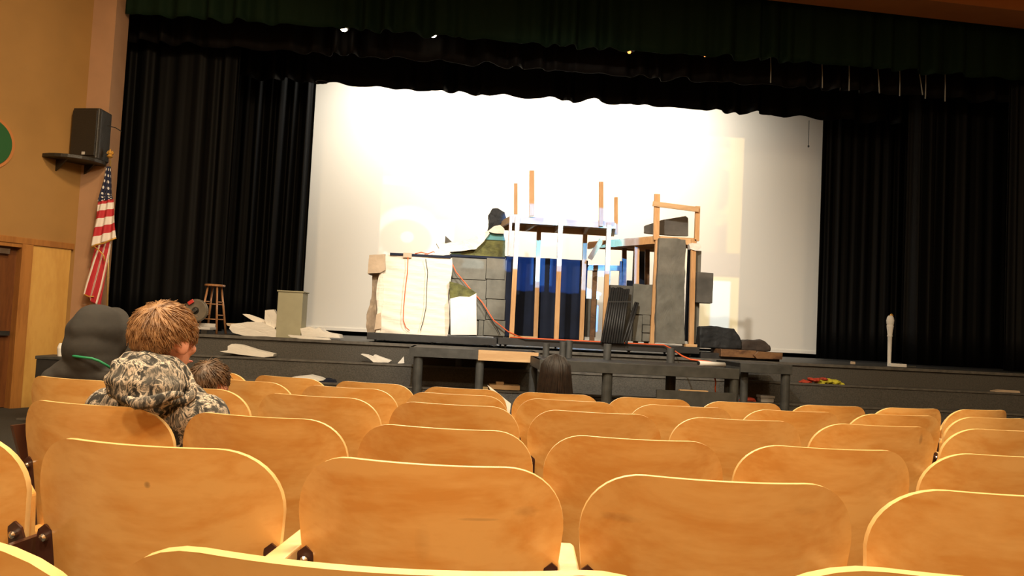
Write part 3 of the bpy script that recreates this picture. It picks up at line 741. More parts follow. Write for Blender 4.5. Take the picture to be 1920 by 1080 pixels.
ho = hd_.build('hood', 'camo', boy, smooth=True); remesh(ho, .008, 4)
# hooded person
yh = 3.78
hh = at(182, 634, yh)
hp, P, m, sh, fwd, rt = seated('person in charcoal hooded sweatshirt with hood up, seen from behind beside the left wall', hh, chair_at(3, 0), 1.08, R(-30), .17, None, 'fleece')
g = MB()
mh = Matrix.Rotation(R(-30), 3, 'Z') @ Matrix.Rotation(.05, 3, 'Y')
g.ell(hh+Vector((0, 0, .02)), (.118, .135, .130), 32, 20, mh, lambda d: 1+.03*math.sin(d.x*7+d.z*3)+.02*math.sin(d.z*9))
g.ell(hh+mh@Vector((0, -.02, -.05)), (.118, .125, .12), 28, 16, mh); g.ell(hh+mh@Vector((.01, -.02, -.10)), (.115, .11, .10), 28, 16, mh)
rim = [hh+mh@Vector((.104*math.sin(a), .070+.015*math.cos(a), .015+.112*math.cos(a))) for a in [-2.3+k*4.6/16 for k in range(17)]]
g.tube(rim, [.020]*17, 10)
for px, py, rr in [(135, 690, .07), (175, 692, .09), (215, 700, .06), (110, 697, .05)]: g.ell(at(px, py+10, yh-.02), (rr*1.3, .10, rr), 16, 10)
go = g.build('hood', 'fleece', hp, smooth=True); remesh(go, .008, 14)
MB().tube([at(px, py, yh-Y_) for px, py, Y_ in [(127, 664, .10), (140, 668, .135), (155, 670, .15), (172, 672, .155), (186, 677, .15), (200, 685, .13), (210, 692, .10)]], .0055, 8).build('drawstring', 'greencord', hp, smooth=True)
# brown haired child
yk = 3.60; hk = at(394, 722, yk)
kid, P, m, sh, fwd, rt = seated('child with short tousled brown hair, only the head above the chair backs', hk, chair_at(3, 1), .88, R(-15), .12, None, 'fleece')
hair_short(kid, P, m, hk, .93, 'hair_brown', 9, .055, .12, 1300)
# girl with long black hair
yg = 5.0; hg = at(1041, 704, yg)
gl, P, m, sh, fwd, rt = seated('person with long straight black hair in the farthest row, seen from behind', hg, chair_at(5, 5), 1.0, R(5), .13, None, 'fleece')
def long_hair(root, P, s, seed):
    rnd = random.Random(seed); mb = MB(); nu = 36; vs = []; fs = []; prof = []
    for j in range(26):
        t = j/25
        for i in range(nu):
            ph = R(-200+220*i/(nu-1))   # open at the face
            if t < .45:
                th = R(100)*t/.45; r = 1.10+.015*math.sin(ph*11)
                x, y, z = .083*r*math.sin(th)*math.cos(ph), -.006+.10*r*math.sin(th)*math.sin(ph), .022+.095*r*math.cos(th)
            else:
                q = (t-.45)/.55; r = 1.10+.30*q**.8+.03*math.sin(ph*11+q*2)+.02*math.sin(ph*23+q)
                x, y, z = .083*r*math.cos(ph), -.006+.098*(r-.25*q)*math.sin(ph), .022-.016-.25*q
            vs.append(P(x, y, z))
    for j in range(25):
        for i in range(nu-1): a = j*nu+i; fs.append((a, a+nu, a+nu+1, a+1))
    mb.add(vs, fs)
    for _ in range(600):
        ph = R(rnd.uniform(-195, 15)); k = rnd.uniform(1.12, 1.17); pts = []
        dx = rnd.uniform(-.02, .02)
        for t in (0.03, .15, .3, .45, .7, 1.0):
            if t < .45: th = R(100)*t/.45; x, y, z = .083*k*math.sin(th)*math.cos(ph), -.006+.10*k*math.sin(th)*math.sin(ph), .022+.095*k*math.cos(th)
            else: q = (t-.45)/.55; r = k+.32*q**.8; x, y, z = .083*r*math.cos(ph+dx*q*4), -.006+.098*(r-.25*q)*math.sin(ph+dx*q*4), .006-(.25+dx)*q
            pts.append(P(x, y, z))
        mb.tube(pts, [.0012, .002, .0024, .0024, .0022, .0006], 4, False)
    return mb.build('hair', 'hair_black', root, smooth=True)
long_hair(gl, P, .98, 4)

# ------------------------------------------------------------------ set pieces, platforms and clutter
def ub(px0, py0, px1, py1, Y, dep, mb=None):
    "upright box whose front face spans the given pixels at depth Y"
    mb = mb or MB(); my, mx = (py0+py1)/2, (px0+px1)/2
    return mb.bb(at(px0, my, Y).x, at(px1, my, Y).x, Y, Y+dep, at(mx, py1, Y).z, at(mx, py0, Y).z)
def poly(pts, Y, dep, mb=None): return (mb or MB()).prism([at(x, y, Y) for x, y in pts], (0, dep, 0))
def crumple(o, strength=.05, scale=.4, sub=3):
    sd = o.modifiers.new('subdivide', 'SUBSURF'); sd.subdivision_type = 'SIMPLE'; sd.levels = sub; sd.render_levels = sub
    t = bpy.data.textures.get('crumple_%s' % scale) or bpy.data.textures.new('crumple_%s' % scale, 'CLOUDS'); t.noise_scale = scale
    d = o.modifiers.new('crumple', 'DISPLACE'); d.texture = t; d.strength = strength; d.mid_level = .5; d.texture_coords = 'GLOBAL'
    return o

# rolling platforms standing on the stage (deck, castors)
def rolling(px0, py0, px1, py1, label, Y=11.95, dep=1.7, th=.10):
    p, q = at(px0, py0, Y), at(px1, py1, Y); z = (p.z+q.z)/2
    t = thing('rolling_platform', label, 'platform', ((p.x+q.x)/2, Y+dep/2, SF))
    MB().bb(p.x, q.x, Y, Y+dep, z-th, z).build('deck', 'blackpaint', t, bev=.005)
    n = max(2, round((q.x-p.x)/1.0)+1)
    for i in range(n):
        x = p.x+.12+(q.x-p.x-.24)*i/(n-1)
        for yy in (Y+.1, Y+dep-.1):
            c = MB().lathe((x-.02, yy, SF+.036), [(.010, 0), (.036, .004), (.036, .032), (.01, .036)], 14, 'x'); cc = c.build('castor', 'blackplastic', t)
            if z-th-SF > .05: MB().bb(x-.035, x+.03, yy-.02, yy+.02, SF+.05, z-th+.002).build('fork', 'blackpaint', cc)
    return z, p.x, q.x
zL, _, xL = rolling(688, 626, 932, 632, 'low black rolling platform on castors under the white wrapped block')
zM, xm0, xm1 = rolling(934, 632, 1312, 652, 'long black rolling platform under the two timber towers')
zR, _, _ = rolling(1314, 660, 1462, 668, 'black rolling platform under the dark rocks at the right of the set', dep=1.3)
def onz(px, py, Y, z): p = at(px, py, Y); return Vector((p.x, Y, z))

# stage extension platforms on round legs in front of the steps
def platform(name_label, px0, px1, py_top, py_bot, Y, dep, legs, nat=None, ztop=None, posts=()):
    p, q = at(px0, py_top[0], Y), at(px1, py_top[1], Y); zt_ = ztop or (p.z+q.z)/2
    zb_ = zt_-.115
    t = thing('stage_platform', name_label, 'platform', ((p.x+q.x)/2, Y, FZ))
    MB().bb(p.x, q.x, Y+.04, Y+dep, zt_-.05, zt_).build('deck', 'blackpaint', t)
    if nat:
        a, b_ = at(nat[0], 660, Y).x, at(nat[1], 660, Y).x
        MB().bb(p.x, a-.002, Y, Y+.04, zb_, zt_+.003).build('fascia', 'greypaint', t); MB().bb(b_+.002, q.x, Y, Y+.04, zb_, zt_+.003).build('fascia', 'greypaint', t)
        tag(MB().bb(a, b_, Y-.004, Y+.04, zb_-.01, zt_+.006).build('fascia', 'pineX', t), 'bare unpainted fascia board')
    else: MB().bb(p.x, q.x, Y, Y+.04, zb_, zt_+.003).build('fascia', 'greypaint', t, bev=.004)
    MB().bb(q.x-.04, q.x, Y+.04, Y+dep, zb_, zt_).build('fascia', 'greypaint', t); MB().bb(p.x, p.x+.04, Y+.04, Y+dep, zb_, zt_).build('fascia', 'greypaint', t)
    for (lx, r, yy) in legs:
        x = at(lx, 700, Y+yy).x
        MB().lathe((x, Y+yy, FZ), [(r, 0), (r, zt_-.05-FZ)], 18).build('leg', 'greypaint', t, smooth=False)
    for (lx, r, yy, h) in posts:
        x = at(lx, 655, Y+yy).x
        MB().lathe((x, Y+yy, zt_), [(r, 0), (r, h-.004), (r*.9, h)], 18).build('post', 'greypaint', t)
    return zt_, t
platform('charcoal platform with one bare pine fascia board, left of the black hair', 768, 1012, (649, 664), 0, 10.35, 1.1, [(783, .060, .08), (899, .052, .08), (1000, .052, .08), (860, .05, .85)], nat=(897, 1010))
zp2, _ = platform('wide charcoal platform on round legs right of the black hair', 1012, 1387, (676, 691), 0, 9.1, 1.2, [(1139, .06, .08), (1258, .06, .5), (1367, .05, .25), (1377, .05, .06), (1030, .06, .08)],
         posts=[(1024, .042, 1.12, .17), (1055, .042, 1.1, .20), (1067, .042, 1.12, .22), (1139, .050, 1.08, .20), (1258, .050, 1.08, .185)])
platform('short charcoal platform with its square-edged deck at the right of the others', 1389, 1486, (681, 686), 0, 10.3, 1.0, [(1473, .058, .08), (1396, .05, .2)])

# white wrapped block
YB = 12.15
t = thing('scenic_block', 'tall block wrapped in wrinkled white muslin at the left of the set', 'scenery', onz(770, 627, YB, zL))
x0, x1 = at(708, 550, YB).x, at(843, 550, YB).x; ztp = at(775, 480, YB).z
mb = MB(); nx, nzz = 22, 44; vs = []
rr = random.Random(5)
for j in range(nzz+1):
    for i in range(nx+1):
        u_, v_ = i/nx, j/nzz
        wr = .013*math.sin(v_*34+2.6*math.sin(u_*4)+u_*3+2*math.sin(v_*5))*(1-u_)**1.3*(.5+.5*math.sin(v_*7+1))+.004*math.sin(v_*71+u_*9)
        vs.append((x0+(x1-x0)*u_+.02*math.sin(v_*9), YB+wr, zL+(ztp-zL)*v_))
fs = [(j*(nx+1)+i, j*(nx+1)+i+1, (j+1)*(nx+1)+i+1, (j+1)*(nx+1)+i) for j in range(nzz) for i in range(nx)]
mb.add(vs, fs).build('muslin_wrap', 'muslin', t, smooth=True)
MB().bb(x0+.02, x1-.02, YB+.05, YB+.9, zL, ztp-.02).build('core', 'card', t)
MB().bb(x0+.15, x1-.01, YB-.02, YB+.95, ztp-.005, ztp+.03).build('top_board', 'blackcloth', t)
crumple(poly([(692, 478), (722, 476), (722, 506), (713, 511), (689, 513)], YB-.06, .5).build('cardboard_corner', 'card', t), .03, .2)
crumple(poly([(698, 511), (712, 510), (716, 540), (706, 575), (707, 622), (688, 624), (686, 590), (697, 560)], YB+.1, .25).build('paper_flap', 'brownpaper', t), .05, .15, 4)
crumple(poly([(713, 511), (718, 511), (719, 560), (712, 625), (705, 625), (709, 560)], YB-.02, .05).build('paper_flap', 'muslin', t), .02, .15, 3)
crumple(poly([(706, 590), (714, 586), (714, 616), (702, 618)], YB-.05, .1).build('paper_flap', 'card', t), .02, .15, 3)
ub(756, 474, 772, 483, YB-.03, .04).build('tape', 'card', t)
MB().tube([at(x, y, YB-.05) for x, y in [(765, 482), (764, 510), (760, 540), (757, 575), (756, 600), (761, 614), (768, 620)]], .007, 8).build('red_cable', 'orangecable', t, smooth=True)
MB().tube([at(x, y, YB-.05) for x, y in [(798, 485), (802, 510), (800, 540), (799, 575), (794, 600), (788, 620)]], .005, 8).build('black_cable', 'blackcable', t, smooth=True)
MB().tube([at(x, y, YB+.2) for x, y in [(778, 476), (790, 473), (802, 476), (812, 472), (822, 476), (806, 479), (796, 477)]], .008, 8).build('red_cable', 'orangecable', t, smooth=True)
crumple(poly([(810, 480), (822, 466), (845, 463), (843, 478)], YB+.1, .3).build('muslin_fold', 'muslin', t), .03, .15)

# white low block with olive foam top
t = thing('scenic_block', 'low white block with broken olive foam top in front of the grey wall', 'scenery', onz(868, 627, YB-.1, zL))
crumple(poly([(844, 560), (862, 556), (880, 557), (893, 550), (894, 628), (845, 628)], YB-.12, .4).build('face', 'white', t), .012, .3)
crumple(poly([(843, 528), (856, 531), (870, 536), (884, 543), (893, 549), (893, 553), (880, 560), (862, 559), (843, 562)], YB-.06, .35).build('foam_top', 'olive', t), .03, .12, 4)

# grey block wall
YG = 12.35
t = thing('stone_flat', 'grey painted stone wall panel between the white blocks and the blue cloth', 'scenery', onz(900, 630, YG, zL))
def gpt(px, py): return at(px, py, YG)
gx = [843, 878, 911, 947]; gy = [484, 524, 561, 600, 630]
ub(844, 485, 947, 630, YG+.012, .12).build('backing', 'setdark', t)
k = 0
for j in range(4):
    for (a, b_) in ([(844, 911), (912, 947)] if j in (0, 1) else [(844, 880), (881, 911), (912, 947)] if j == 2 else [(844, 896), (897, 906), (907, 947)]):
        crumple(ub(a, gy[j]+.6, b_, gy[j+1]-.6, YG-.02-.006*(k % 3), .04).build('stone', 'setgrey', t, bev=.004), .008, .2, 2); k += 1
MB().tube([at(*p, YG-.12) for p in [(842, 482), (855, 510), (880, 540), (905, 568), (925, 600), (953, 622), (980, 634)]], .009, 8).build('orange_cable', 'orangecable', t, smooth=True)
MB().tube([at(*p, YG-.1) for p in [(890, 552), (902, 568), (915, 590), (930, 612), (938, 628)]], .006, 8).build('black_cable', 'blackcable', t, smooth=True)
ub(938, 485, 962, 630, YG+.05, .06).build('edge_strip', 'blackcloth', t)
# olive ridge on top
t = thing('foam_ridge', 'olive foam ridge with teal strip and white draped edge on top of the grey wall', 'scenery', onz(890, 478, YG+.2, gpt(900, 482).z))
crumple(poly([(846, 474), (868, 470), (888, 466), (897, 458), (912, 448), (947, 450), (947, 482), (846, 479)], YG+.15, .3).build('foam', 'olive', t), .03, .12, 4)
poly([(914, 436), (944, 437), (947, 451), (910, 449)], YG+.13, .3).build('teal_strip', 'teal', t)
crumple(poly([(818, 456), (845, 456), (872, 452), (900, 440), (916, 432), (918, 438), (905, 455), (892, 467), (870, 470), (845, 472), (826, 470)], YG+.05, .2).build('draped_edge', 'muslin', t), .03, .12, 4)
crumple(poly([(914, 434), (926, 424), (938, 422), (946, 430), (945, 438), (925, 437)], YG+.05, .2).build('draped_edge', 'muslin', t), .02, .1, 3)
MB().bb(gpt(830, 480).x, gpt(948, 480).x, YG+.0, YG+.6, gpt(890, 483).z, gpt(890, 479).z).build('base_board', 'blackcloth', t)
poly([(835, 442), (847, 453), (834, 456)], YG+.5, .05).build('point', 'setdark', t)
t = tag(crumple(poly([(924, 390), (934, 390), (946, 398), (950, 412), (930, 425), (915, 432), (918, 414), (916, 402)], YG+.5, .3).build('foam_rock', 'rock'), .05, .15, 3), 'small black rock shape behind the upper left corner of the tall tower', 'scenery')

# black and blue cloth wall between the tower posts
YC = 13.45
mb = MB(); nx, nzz = 40, 30; vs = []
cx0, cx1, cz0, cz1 = at(946, 550, YC).x, at(1100, 550, YC).x, zM, at(1020, 484, YC).z
for j in range(nzz+1):
    for i in range(nx+1):
        u_, v_ = i/nx, j/nzz; e = .03*math.sin(v_*17)+.015*math.sin(v_*41)
        vs.append((cx0+(cx1-cx0)*u_+(e if i == 0 else 0), YC+.03*math.sin(u_*34)*(.6+.4*math.sin(v_*3)), cz0+(cz1-cz0)*v_))
mb.add(vs, [(j*(nx+1)+i, j*(nx+1)+i+1, (j+1)*(nx+1)+i+1, (j+1)*(nx+1)+i) for j in range(nzz) for i in range(nx)])
o = mb.build('cloth_wall', 'blackcloth', smooth=True); o.modifiers.new('thickness', 'SOLIDIFY').thickness = .01
tag(o, 'black cloth hanging behind the tall tower posts, lit blue at the top', 'cloth')
# low timber frame right of the cloth
YF = 13.5
t = thing('timber_support', 'low dark timber frame behind the right posts of the tall tower', 'frame', onz(1135, 630, YF, zM))
def tb(p, q, Y, w_, d_, Y2=None): return MB().bar(at(p[0], p[1], Y), at(q[0], q[1], Y2 or Y), w_, d_)
def vpost(px, py0, py1, Y, w_, d_, zbase=None, m='pine', parent=None, name='post', px1=None):
    a = at(px, py0, Y); x = a.x
    z0_ = zbase if zbase is not None else at(px1 or px, py1, Y).z
    b = at(px1 or px, py1, Y)
    return MB().bar((a.x, Y, a.z), (b.x, Y, z0_), w_, d_).build(name, m, parent)
tb((1098, 502), (1166, 503), YF, .09, .04).build('rail', 'darkwood', t)
vpost(1116, 500, 630, YF+.05, .08, .05, zM, 'darkwood', t, px1=1110)
vpost(1140, 500, 630, YF, .08, .05, zM, 'darkwood', t, px1=1136)
vpost(1165, 490, 630, YF, .05, .05, zM, 'darkwood', t, px1=1158)
ub(1094, 560, 1118, 632, YF+.08, .03).build('panel', 'setgrey', t)

# tall timber tower
Y0, Y1 = 12.3, 13.3
zd = at(1050, 412, Y0).z
t = thing('timber_tower', 'tall open timber tower with plywood deck and upper posts at the middle of the stage', 'platform', onz(1045, 635, Y0, zM))
fx0, fx1 = at(958, 405, Y0).x, at(1152, 420, Y0).x
bx0, bx1 = at(932, 415, Y1).x+.0, at(1150, 425, Y1).x
T = .09
MB().prism([(fx0, Y0, zd), (fx1, Y0, zd), (bx1, Y1, zd), (bx0, Y1, zd)], (0, 0, .022)).build('deck', 'pineX', t)
tag(MB().bb(fx0, fx1, Y0-.02, Y0+.02, zd-T, zd).build('front_joist', 'paleblue' if 0 else 'pineX', t), 'front joist')
MB().bb(bx0, bx1, Y1-.04, Y1, zd-T, zd).build('joist', 'pineX', t)
MB().bar((fx0, Y0, zd-T/2), (bx0, Y1, zd-T/2), .04, T, (0, 0, 1)).build('joist', 'pineX', t)
MB().bar((fx1, Y0, zd-T/2), (bx1, Y1, zd-T/2), .04, T, (0, 0, 1)).build('joist', 'pineX', t)
for q in (.25, .5, .75): MB().bar((fx0+(fx1-fx0)*q, Y0+.02, zd-T/2), (bx0+(bx1-bx0)*q, Y1-.04, zd-T/2), .04, T, (0, 0, 1)).build('joist', 'pineX', t)
for a, b_, Y in ((970, 959, Y0-.04), (1051, 1043, Y0-.04), (1142, 1133, Y0-.04), (1011, 1004, Y1-.08), (1098, 1090, Y1-.08)):
    xa, xb = at(a, 420, Y).x, at(b_, 630, Y).x; MB().bar((xa, Y, zd-.005), (xb, Y, zM), .070, .05).build('post', 'pine', t)
MB().bb(at(961, 400, Y0-.02).x-.045, at(961, 400, Y0-.02).x+.0, Y0-.06, Y0-.01, at(955, 480, Y0).z, zd+.03).build('post', 'pine', t)
MB().bb(at(959, 630, Y0).x-.03, at(1008, 632, Y0).x, Y0+.0, Y0+.06, zM, zM+.035).build('bottom_plate', 'pineX', t)
for px, y0_, y1_, Y, wd in ((997, 320, 405, Y0-.05, .075), (967, 344, 402, Y1, .06), (1127, 341, 424, Y0-.05, .065), (1155, 370, 440, Y1-.2, .055)):
    vpost(px, y0_, y1_, Y, wd, .05, None, 'pine', t, 'upper_post')
MB().bar(at(1128, 450, Y0+.3), at(1106, 485, Y0+.6), .08, .03).build('brace', 'pine', t)

# lower timber tower (right)
YT = 12.25
zd2 = at(1232, 445, YT).z
t = thing('timber_tower', 'lower timber tower with guard rail beside the tall grey slab', 'platform', onz(1240, 640, YT, zM))
nx_, nr = at(1230, 442, YT).x, at(1306, 448, YT).x
YL = 13.6
lx_ = at(1103, 461, YL).x
MB().prism([(nx_, YT, zd2), (nr, YT, zd2), (nr+.05, YL, zd2), (lx_, YL, zd2)], (0, 0, .022)).build('deck', 'pineX', t)
MB().bar((nx_, YT, zd2-.05), (lx_, YL, zd2-.05), .04, .10, (0, 0, 1)).build('joist', 'pine', t)
MB().bb(nx_, nr, YT-.02, YT+.02, zd2-.09, zd2).build('joist', 'pineX', t); MB().bb(lx_, nr, YL-.04, YL, zd2-.09, zd2).build('joist', 'pineX', t)
for q in (.33, .66): 
    a = Vector((nx_, YT, 0)).lerp(Vector((lx_, YL, 0)), q); MB().bar((a.x, a.y, zd2-.05), (nr, a.y, zd2-.05), .04, .09, (0, 0, 1)).build('joist', 'pineX', t)
for a, b_, Y, m_ in ((1233, 1223, YT-.04, 'pine'), (1194, 1192, YT+.45, 'pine'), (1171, 1168, YL-.1, 'darkwood'), (1214, 1212, YL-.2, 'darkwood'), (1300, 1296, YT-.03, 'pine')):
    xa, xb = at(a, 455, Y).x, at(b_, 635, Y).x; MB().bar((xa, Y, zd2-.005), (xb, Y, zM), .075, .05).build('post', m_, t)
vpost(1232, 364, 450, YT-.05, .085, .05, None, 'pine', t, 'guard_post', px1=1230); vpost(1308, 387, 452, YT-.03, .07, .05, None, 'pine', t, 'guard_post', px1=1306)
tb((1224, 382), (1310, 393), YT-.09, .075, .03).build('guard_rail', 'pineX', t)
MB().bb(at(1280, 640, YT).x, at(1304, 640, YT).x, YT-.1, YT+.02, zM, zM+.04).build('bottom_plate', 'pineX', t)
crumple(poly([(1292, 458), (1298, 455), (1312, 456), (1315, 464), (1304, 470), (1294, 467)], YT-.08, .12).build('foam_scrap', 'white', t), .02, .08, 3)
ub(1187, 470, 1213, 534, YL+.1, .04).build('back_panel', 'blackcloth', t)
ub(1176, 526, 1190, 536, YL, .06).build('back_panel', 'blackcloth', t)
ub(1302, 470, 1312, 643, YT+.05, .3).build('side_panel', 'setgrey', t)
ub(1289, 462, 1297, 640, YT+.12, .1).build('side_panel', 'blackcloth', t)
o = crumple(poly([(1209, 423), (1240, 413), (1286, 404), (1291, 408), (1291, 443), (1232, 440), (1209, 437)], YT+.25, .08).build('tilted_panel', 'setdark', bev=.01), .015, .3)
tag(o, 'grey-brown scenic panel leaning on the deck behind the guard rail', 'scenery')
# tall grey slab
o = crumple(poly([(1236, 446), (1286, 449), (1283, 560), (1284, 645), (1229, 643), (1232, 540)], YT-.16, .10).build('scenic_slab', 'setgrey', bev=.008), .035, .22, 5)
tag(o, 'tall narrow grey slab standing in front of the lower tower', 'scenery')
o = ub(1307, 511, 1337, 568, YT-.1, .22).build('foam_box', 'setdark', bev=.008); crumple(o, .012, .2)
tag(o, 'small dark grey box fixed to the right side of the lower tower', 'box')
# low grey stone block
t = thing('stone_block', 'low grey stone-look block between the black rods and the tall slab', 'scenery', onz(1205, 640, YT-.0, zM))
ub(1142, 536, 1222, 640, YT+.06, .35).build('core', 'setdark', t)
for (a, b_, c_, d_) in ((1187, 533, 1223, 590), (1187, 591, 1204, 640), (1205, 591, 1219, 609), (1205, 610, 1219, 624), (1205, 625, 1219, 640)):
    crumple(ub(a, b_, c_, d_, YT+.0, .07).build('stone', 'setgrey', t, bev=.008), .015, .15, 3)
# black rods
rnd = random.Random(4)
for k in range(11):
    tx = 1146+k*4.1; bx = 1128+k*4.6
    if k > 8: tx, bx = 1192+(k-9)*4, 1168+(k-9)*6
    ty = 541 if k < 9 else 568
    a, b_ = at(tx, ty+rnd.uniform(-2, 2), YT-.07), at(bx, 642, YT-.38); b_.z = zM
    tag(MB().tube([a, b_], .018, 8).build('black_rod', 'blackpaint', smooth=True), 'black rod leaning on the grey block, '+['leftmost of the bundle', 'second from left in the bundle', 'third from left in the bundle', 'fourth from left in the bundle', 'at the middle of the bundle', 'just right of the bundle middle', 'third from right in the long bundle', 'second from right in the long bundle', 'last long one on the right', 'shorter, right of the bundle', 'shorter and rightmost, nearest the tall slab'][k], 'rod', 'leaning black rods')
a, b_ = at(1140, 566, YT-.16), at(1184, 566, YT-.16)
tag(MB().bar(a, b_, .02, .02).build('cross_strap', 'blackpaint'), 'thin black strap tied across the leaning rods', 'strap')

# dark rocks and stained boards at right
o = crumple(poly([(1313, 612), (1335, 612), (1378, 616), (1391, 640), (1391, 655), (1312, 652)], 12.1, .7).build('foam_rock', 'rock', bev=.02), .05, .2, 4); tag(o, 'large black rock at the right of the set', 'rock')
o = crumple(poly([(1391, 640), (1400, 638), (1434, 638), (1444, 648), (1446, 660), (1391, 656)], 12.1, .5).build('foam_rock', 'rockbrown', bev=.02), .04, .15, 4); tag(o, 'smaller brown-black rock right of the large black rock', 'rock')
o = ub(1352, 656, 1418, 670, 11.85, .5).build('stained_board', 'darkwood', bev=.006); tag(o, 'dark stained board lying in front of the rocks', 'board')
o = poly([(1413, 666), (1422, 659), (1468, 662), (1467, 674), (1420, 673)], 11.8, .5).build('stained_board', MT['darkwood2'] if 'darkwood2' in MT else 'darkwood', bev=.006); tag(o, 'brown board end with a tan patch at the right end of the set', 'board')
zt_ = SF
# paper tube on the short platform
a = atz(1310, 681, zp2+.04); b_ = atz(1358, 684, zp2+.03)
t = thing('paper_tube', 'white paper roll with a dark end lying on the charcoal platform', 'roll', (a.x, a.y, zp2))
MB().tube([a, b_], .028, 14).build('roll', 'paper', t, smooth=True); MB().tube([a-(b_-a)*.012, a+(b_-a)*.01], .024, 14).build('dark_core', 'dark', t)
# long orange extension cord
pts = [at(x, y, Y) for x, y, Y in [(957, 626, 12.0), (985, 634, 11.9), (1010, 636, 11.9), (1060, 637, 11.9), (1110, 640, 11.9), (1160, 641, 11.9), (1210, 643, 11.9), (1245, 646, 11.9), (1256, 652, 11.8)]]
for i in range(len(pts)-1): pts[i].z = zM+.01
pts += [at(1268, 660, 11.2), at(1280, 668, 10.3), at(1295, 674, 10.2), at(1320, 677, 10.15), at(1345, 681, 10.1)]
tag(MB().tube(pts, .010, 8).build('extension_cord', 'orangecable', smooth=True), 'orange extension cord running along the black platform edge', 'cord')
tag(MB().tube([at(1339, 704, 9.3), at(1342, 716, 9.32), at(1341, 728, 9.3), at(1342, 745, 9.35)], .008, 8).build('extension_cord', 'orangecable', smooth=True), 'orange cord hanging down under the charcoal platform', 'cord')

# black sheet panels, plastic tub and scraps below the platforms
zz1 = -.20
tag(MB().bb(at(1231, 745, 8.9).x, at(1380, 750, 8.9).x, 8.9, 8.93, floor_z(8.9)+.0, at(1305, 734, 8.9).z).build('black_board', 'greypaint'), 'black board standing on edge behind the farthest chairs', 'board')
tag(MB().bb(at(1277, 735, 8.9).x, at(1330, 735, 8.9).x, 8.94, 9.02, floor_z(8.9), at(1305, 732, 8.95).z).build('wood_scrap', 'pineX'), 'pale strip of wood behind the black board', 'wood')
def stepz(y):
    for i in range(3, -1, -1):
        if y > EDGE-.36*(i+1): pass
    i = int((EDGE-y)/.36); return SF-.265*(i+1) if 0 <= i < 4 else (SF if y > EDGE else floor_z(y))
t = thing('plastic_tub', 'translucent plastic tub under the right end of the platforms', 'tub', onz(1437, 750, 10.92, .28))
q = at(1437, 746, 10.92)
tubz = .28; 
MB().bb(q.x-.10, q.x+.08, 10.85, 11.0, tubz, q.z).build('tub', 'clear', t, bev=.01); MB().bb(q.x-.11, q.x+.09, 10.84, 11.01, q.z, q.z+.035).build('lid', 'clear', t, bev=.006)
tag(MB().ell(at(1403, 749, 10.85), (.10, .06, .035), 14, 8).bb(at(1390, 750, 10.85).x, at(1416, 750, 10.85).x, 10.82, 10.94, tubz, at(1400, 750, 10.85).z).build('red_bundle', 'redcloth', smooth=False), 'small red bundle left of the plastic tub', 'bundle')
def flat(name, m, label, cat, pts, z, th=.02, cr=None, lift=()):
    "a thin irregular piece lying at height z, its outline given on that plane"
    P_ = [atz(x, y, z) for x, y in pts]
    for i, h in lift: P_[i].z += h
    o = MB().prism(P_, (0, 0, th)).build(name, m)
    if cr: crumple(o, *cr)
    return tag(o, label, cat)

# items on the stage steps and floor (upright-ish foam offcuts have a front outline and a depth)
def offcut(label, pts, Y, dep, m='white', name='foam_offcut', cr=(.02, .15, 3), group='white foam offcuts'):
    o = poly(pts, Y, dep).build(name, m); crumple(o, *cr); return tag(o, label, 'foam', group)
offcut('pile of white foam sheets on the stage left of the putty pedestal', [(430, 616), (434, 608), (460, 604), (490, 604), (508, 612), (518, 620), (517, 632), (460, 630), (436, 624)], 12.0, .5)
offcut('pointed white foam piece sticking out to the left above the pile', [(455, 589), (468, 590), (500, 602), (505, 612), (490, 610), (472, 600)], 12.15, .12)
offcut('white foam piece standing upright against the putty pedestal', [(497, 582), (513, 580), (519, 590), (518, 612), (510, 622), (499, 612), (496, 598)], 12.05, .12)
offcut('thin pale sheet edge lying under the foam pile', [(424, 606), (455, 607), (462, 613), (440, 616), (426, 610)], 12.35, .3, 'card', cr=(.015, .15, 3))
offcut('crumpled white foam right of the putty pedestal', [(563, 616), (580, 613), (590, 618), (598, 613), (606, 622), (635, 628), (638, 634), (600, 632), (566, 630)], 12.0, .35)
offcut('long white foam strip lying in front of the pedestal', [(540, 628), (570, 630), (615, 634), (618, 638), (575, 637), (545, 632)], 11.75, .15)
# curved foam piece on the upper step
offcut('curved white foam piece lying on the upper step, left of the steps', [(412, 659), (427, 657), (427, 649), (434, 645), (450, 647), (480, 656), (513, 664), (512, 668), (495, 670), (450, 665)], 11.25, .2, cr=(.01, .15, 3))
offcut('jagged white foam scrap on the step left of the platforms', [(676, 664), (688, 665), (698, 670), (702, 665), (712, 669), (732, 677), (728, 680), (700, 679), (690, 671)], 11.2, .2)
offcut('small white triangle of foam beside the left platform end', [(757, 668), (758, 681), (746, 681)], 11.2, .1)
offcut('white paper sheet lying beside black cloth on the lowest step', [(545, 708), (580, 704), (600, 709), (612, 716), (590, 719), (562, 716)], 10.85, .25, 'paper', 'paper_sheet', (.01, .2, 2))
offcut('crumpled black cloth on the lowest step right of the white paper', [(585, 716), (612, 712), (625, 713), (630, 722), (600, 721), (584, 719)], 10.82, .25, 'blackcloth', 'cloth_bundle', (.04, .1, 4), None)
# wood bits before the platforms, by the girl
tag(ub(917, 722, 975, 731, 10.82, .26).build('wood_scrap', 'pineX', bev=.004), 'flat tan wood piece in front of the left platform, lowest of the pile', 'wood')
tag(ub(930, 716, 945, 722, 10.84, .1).build('wood_scrap', 'pineX', bev=.004), 'small tan wood block on top of the flat piece', 'wood')
tag(ub(893, 725, 915, 731, 10.83, .2).build('wood_scrap', 'arm', bev=.004), 'pale wood strip left of the tan wood piece', 'wood')
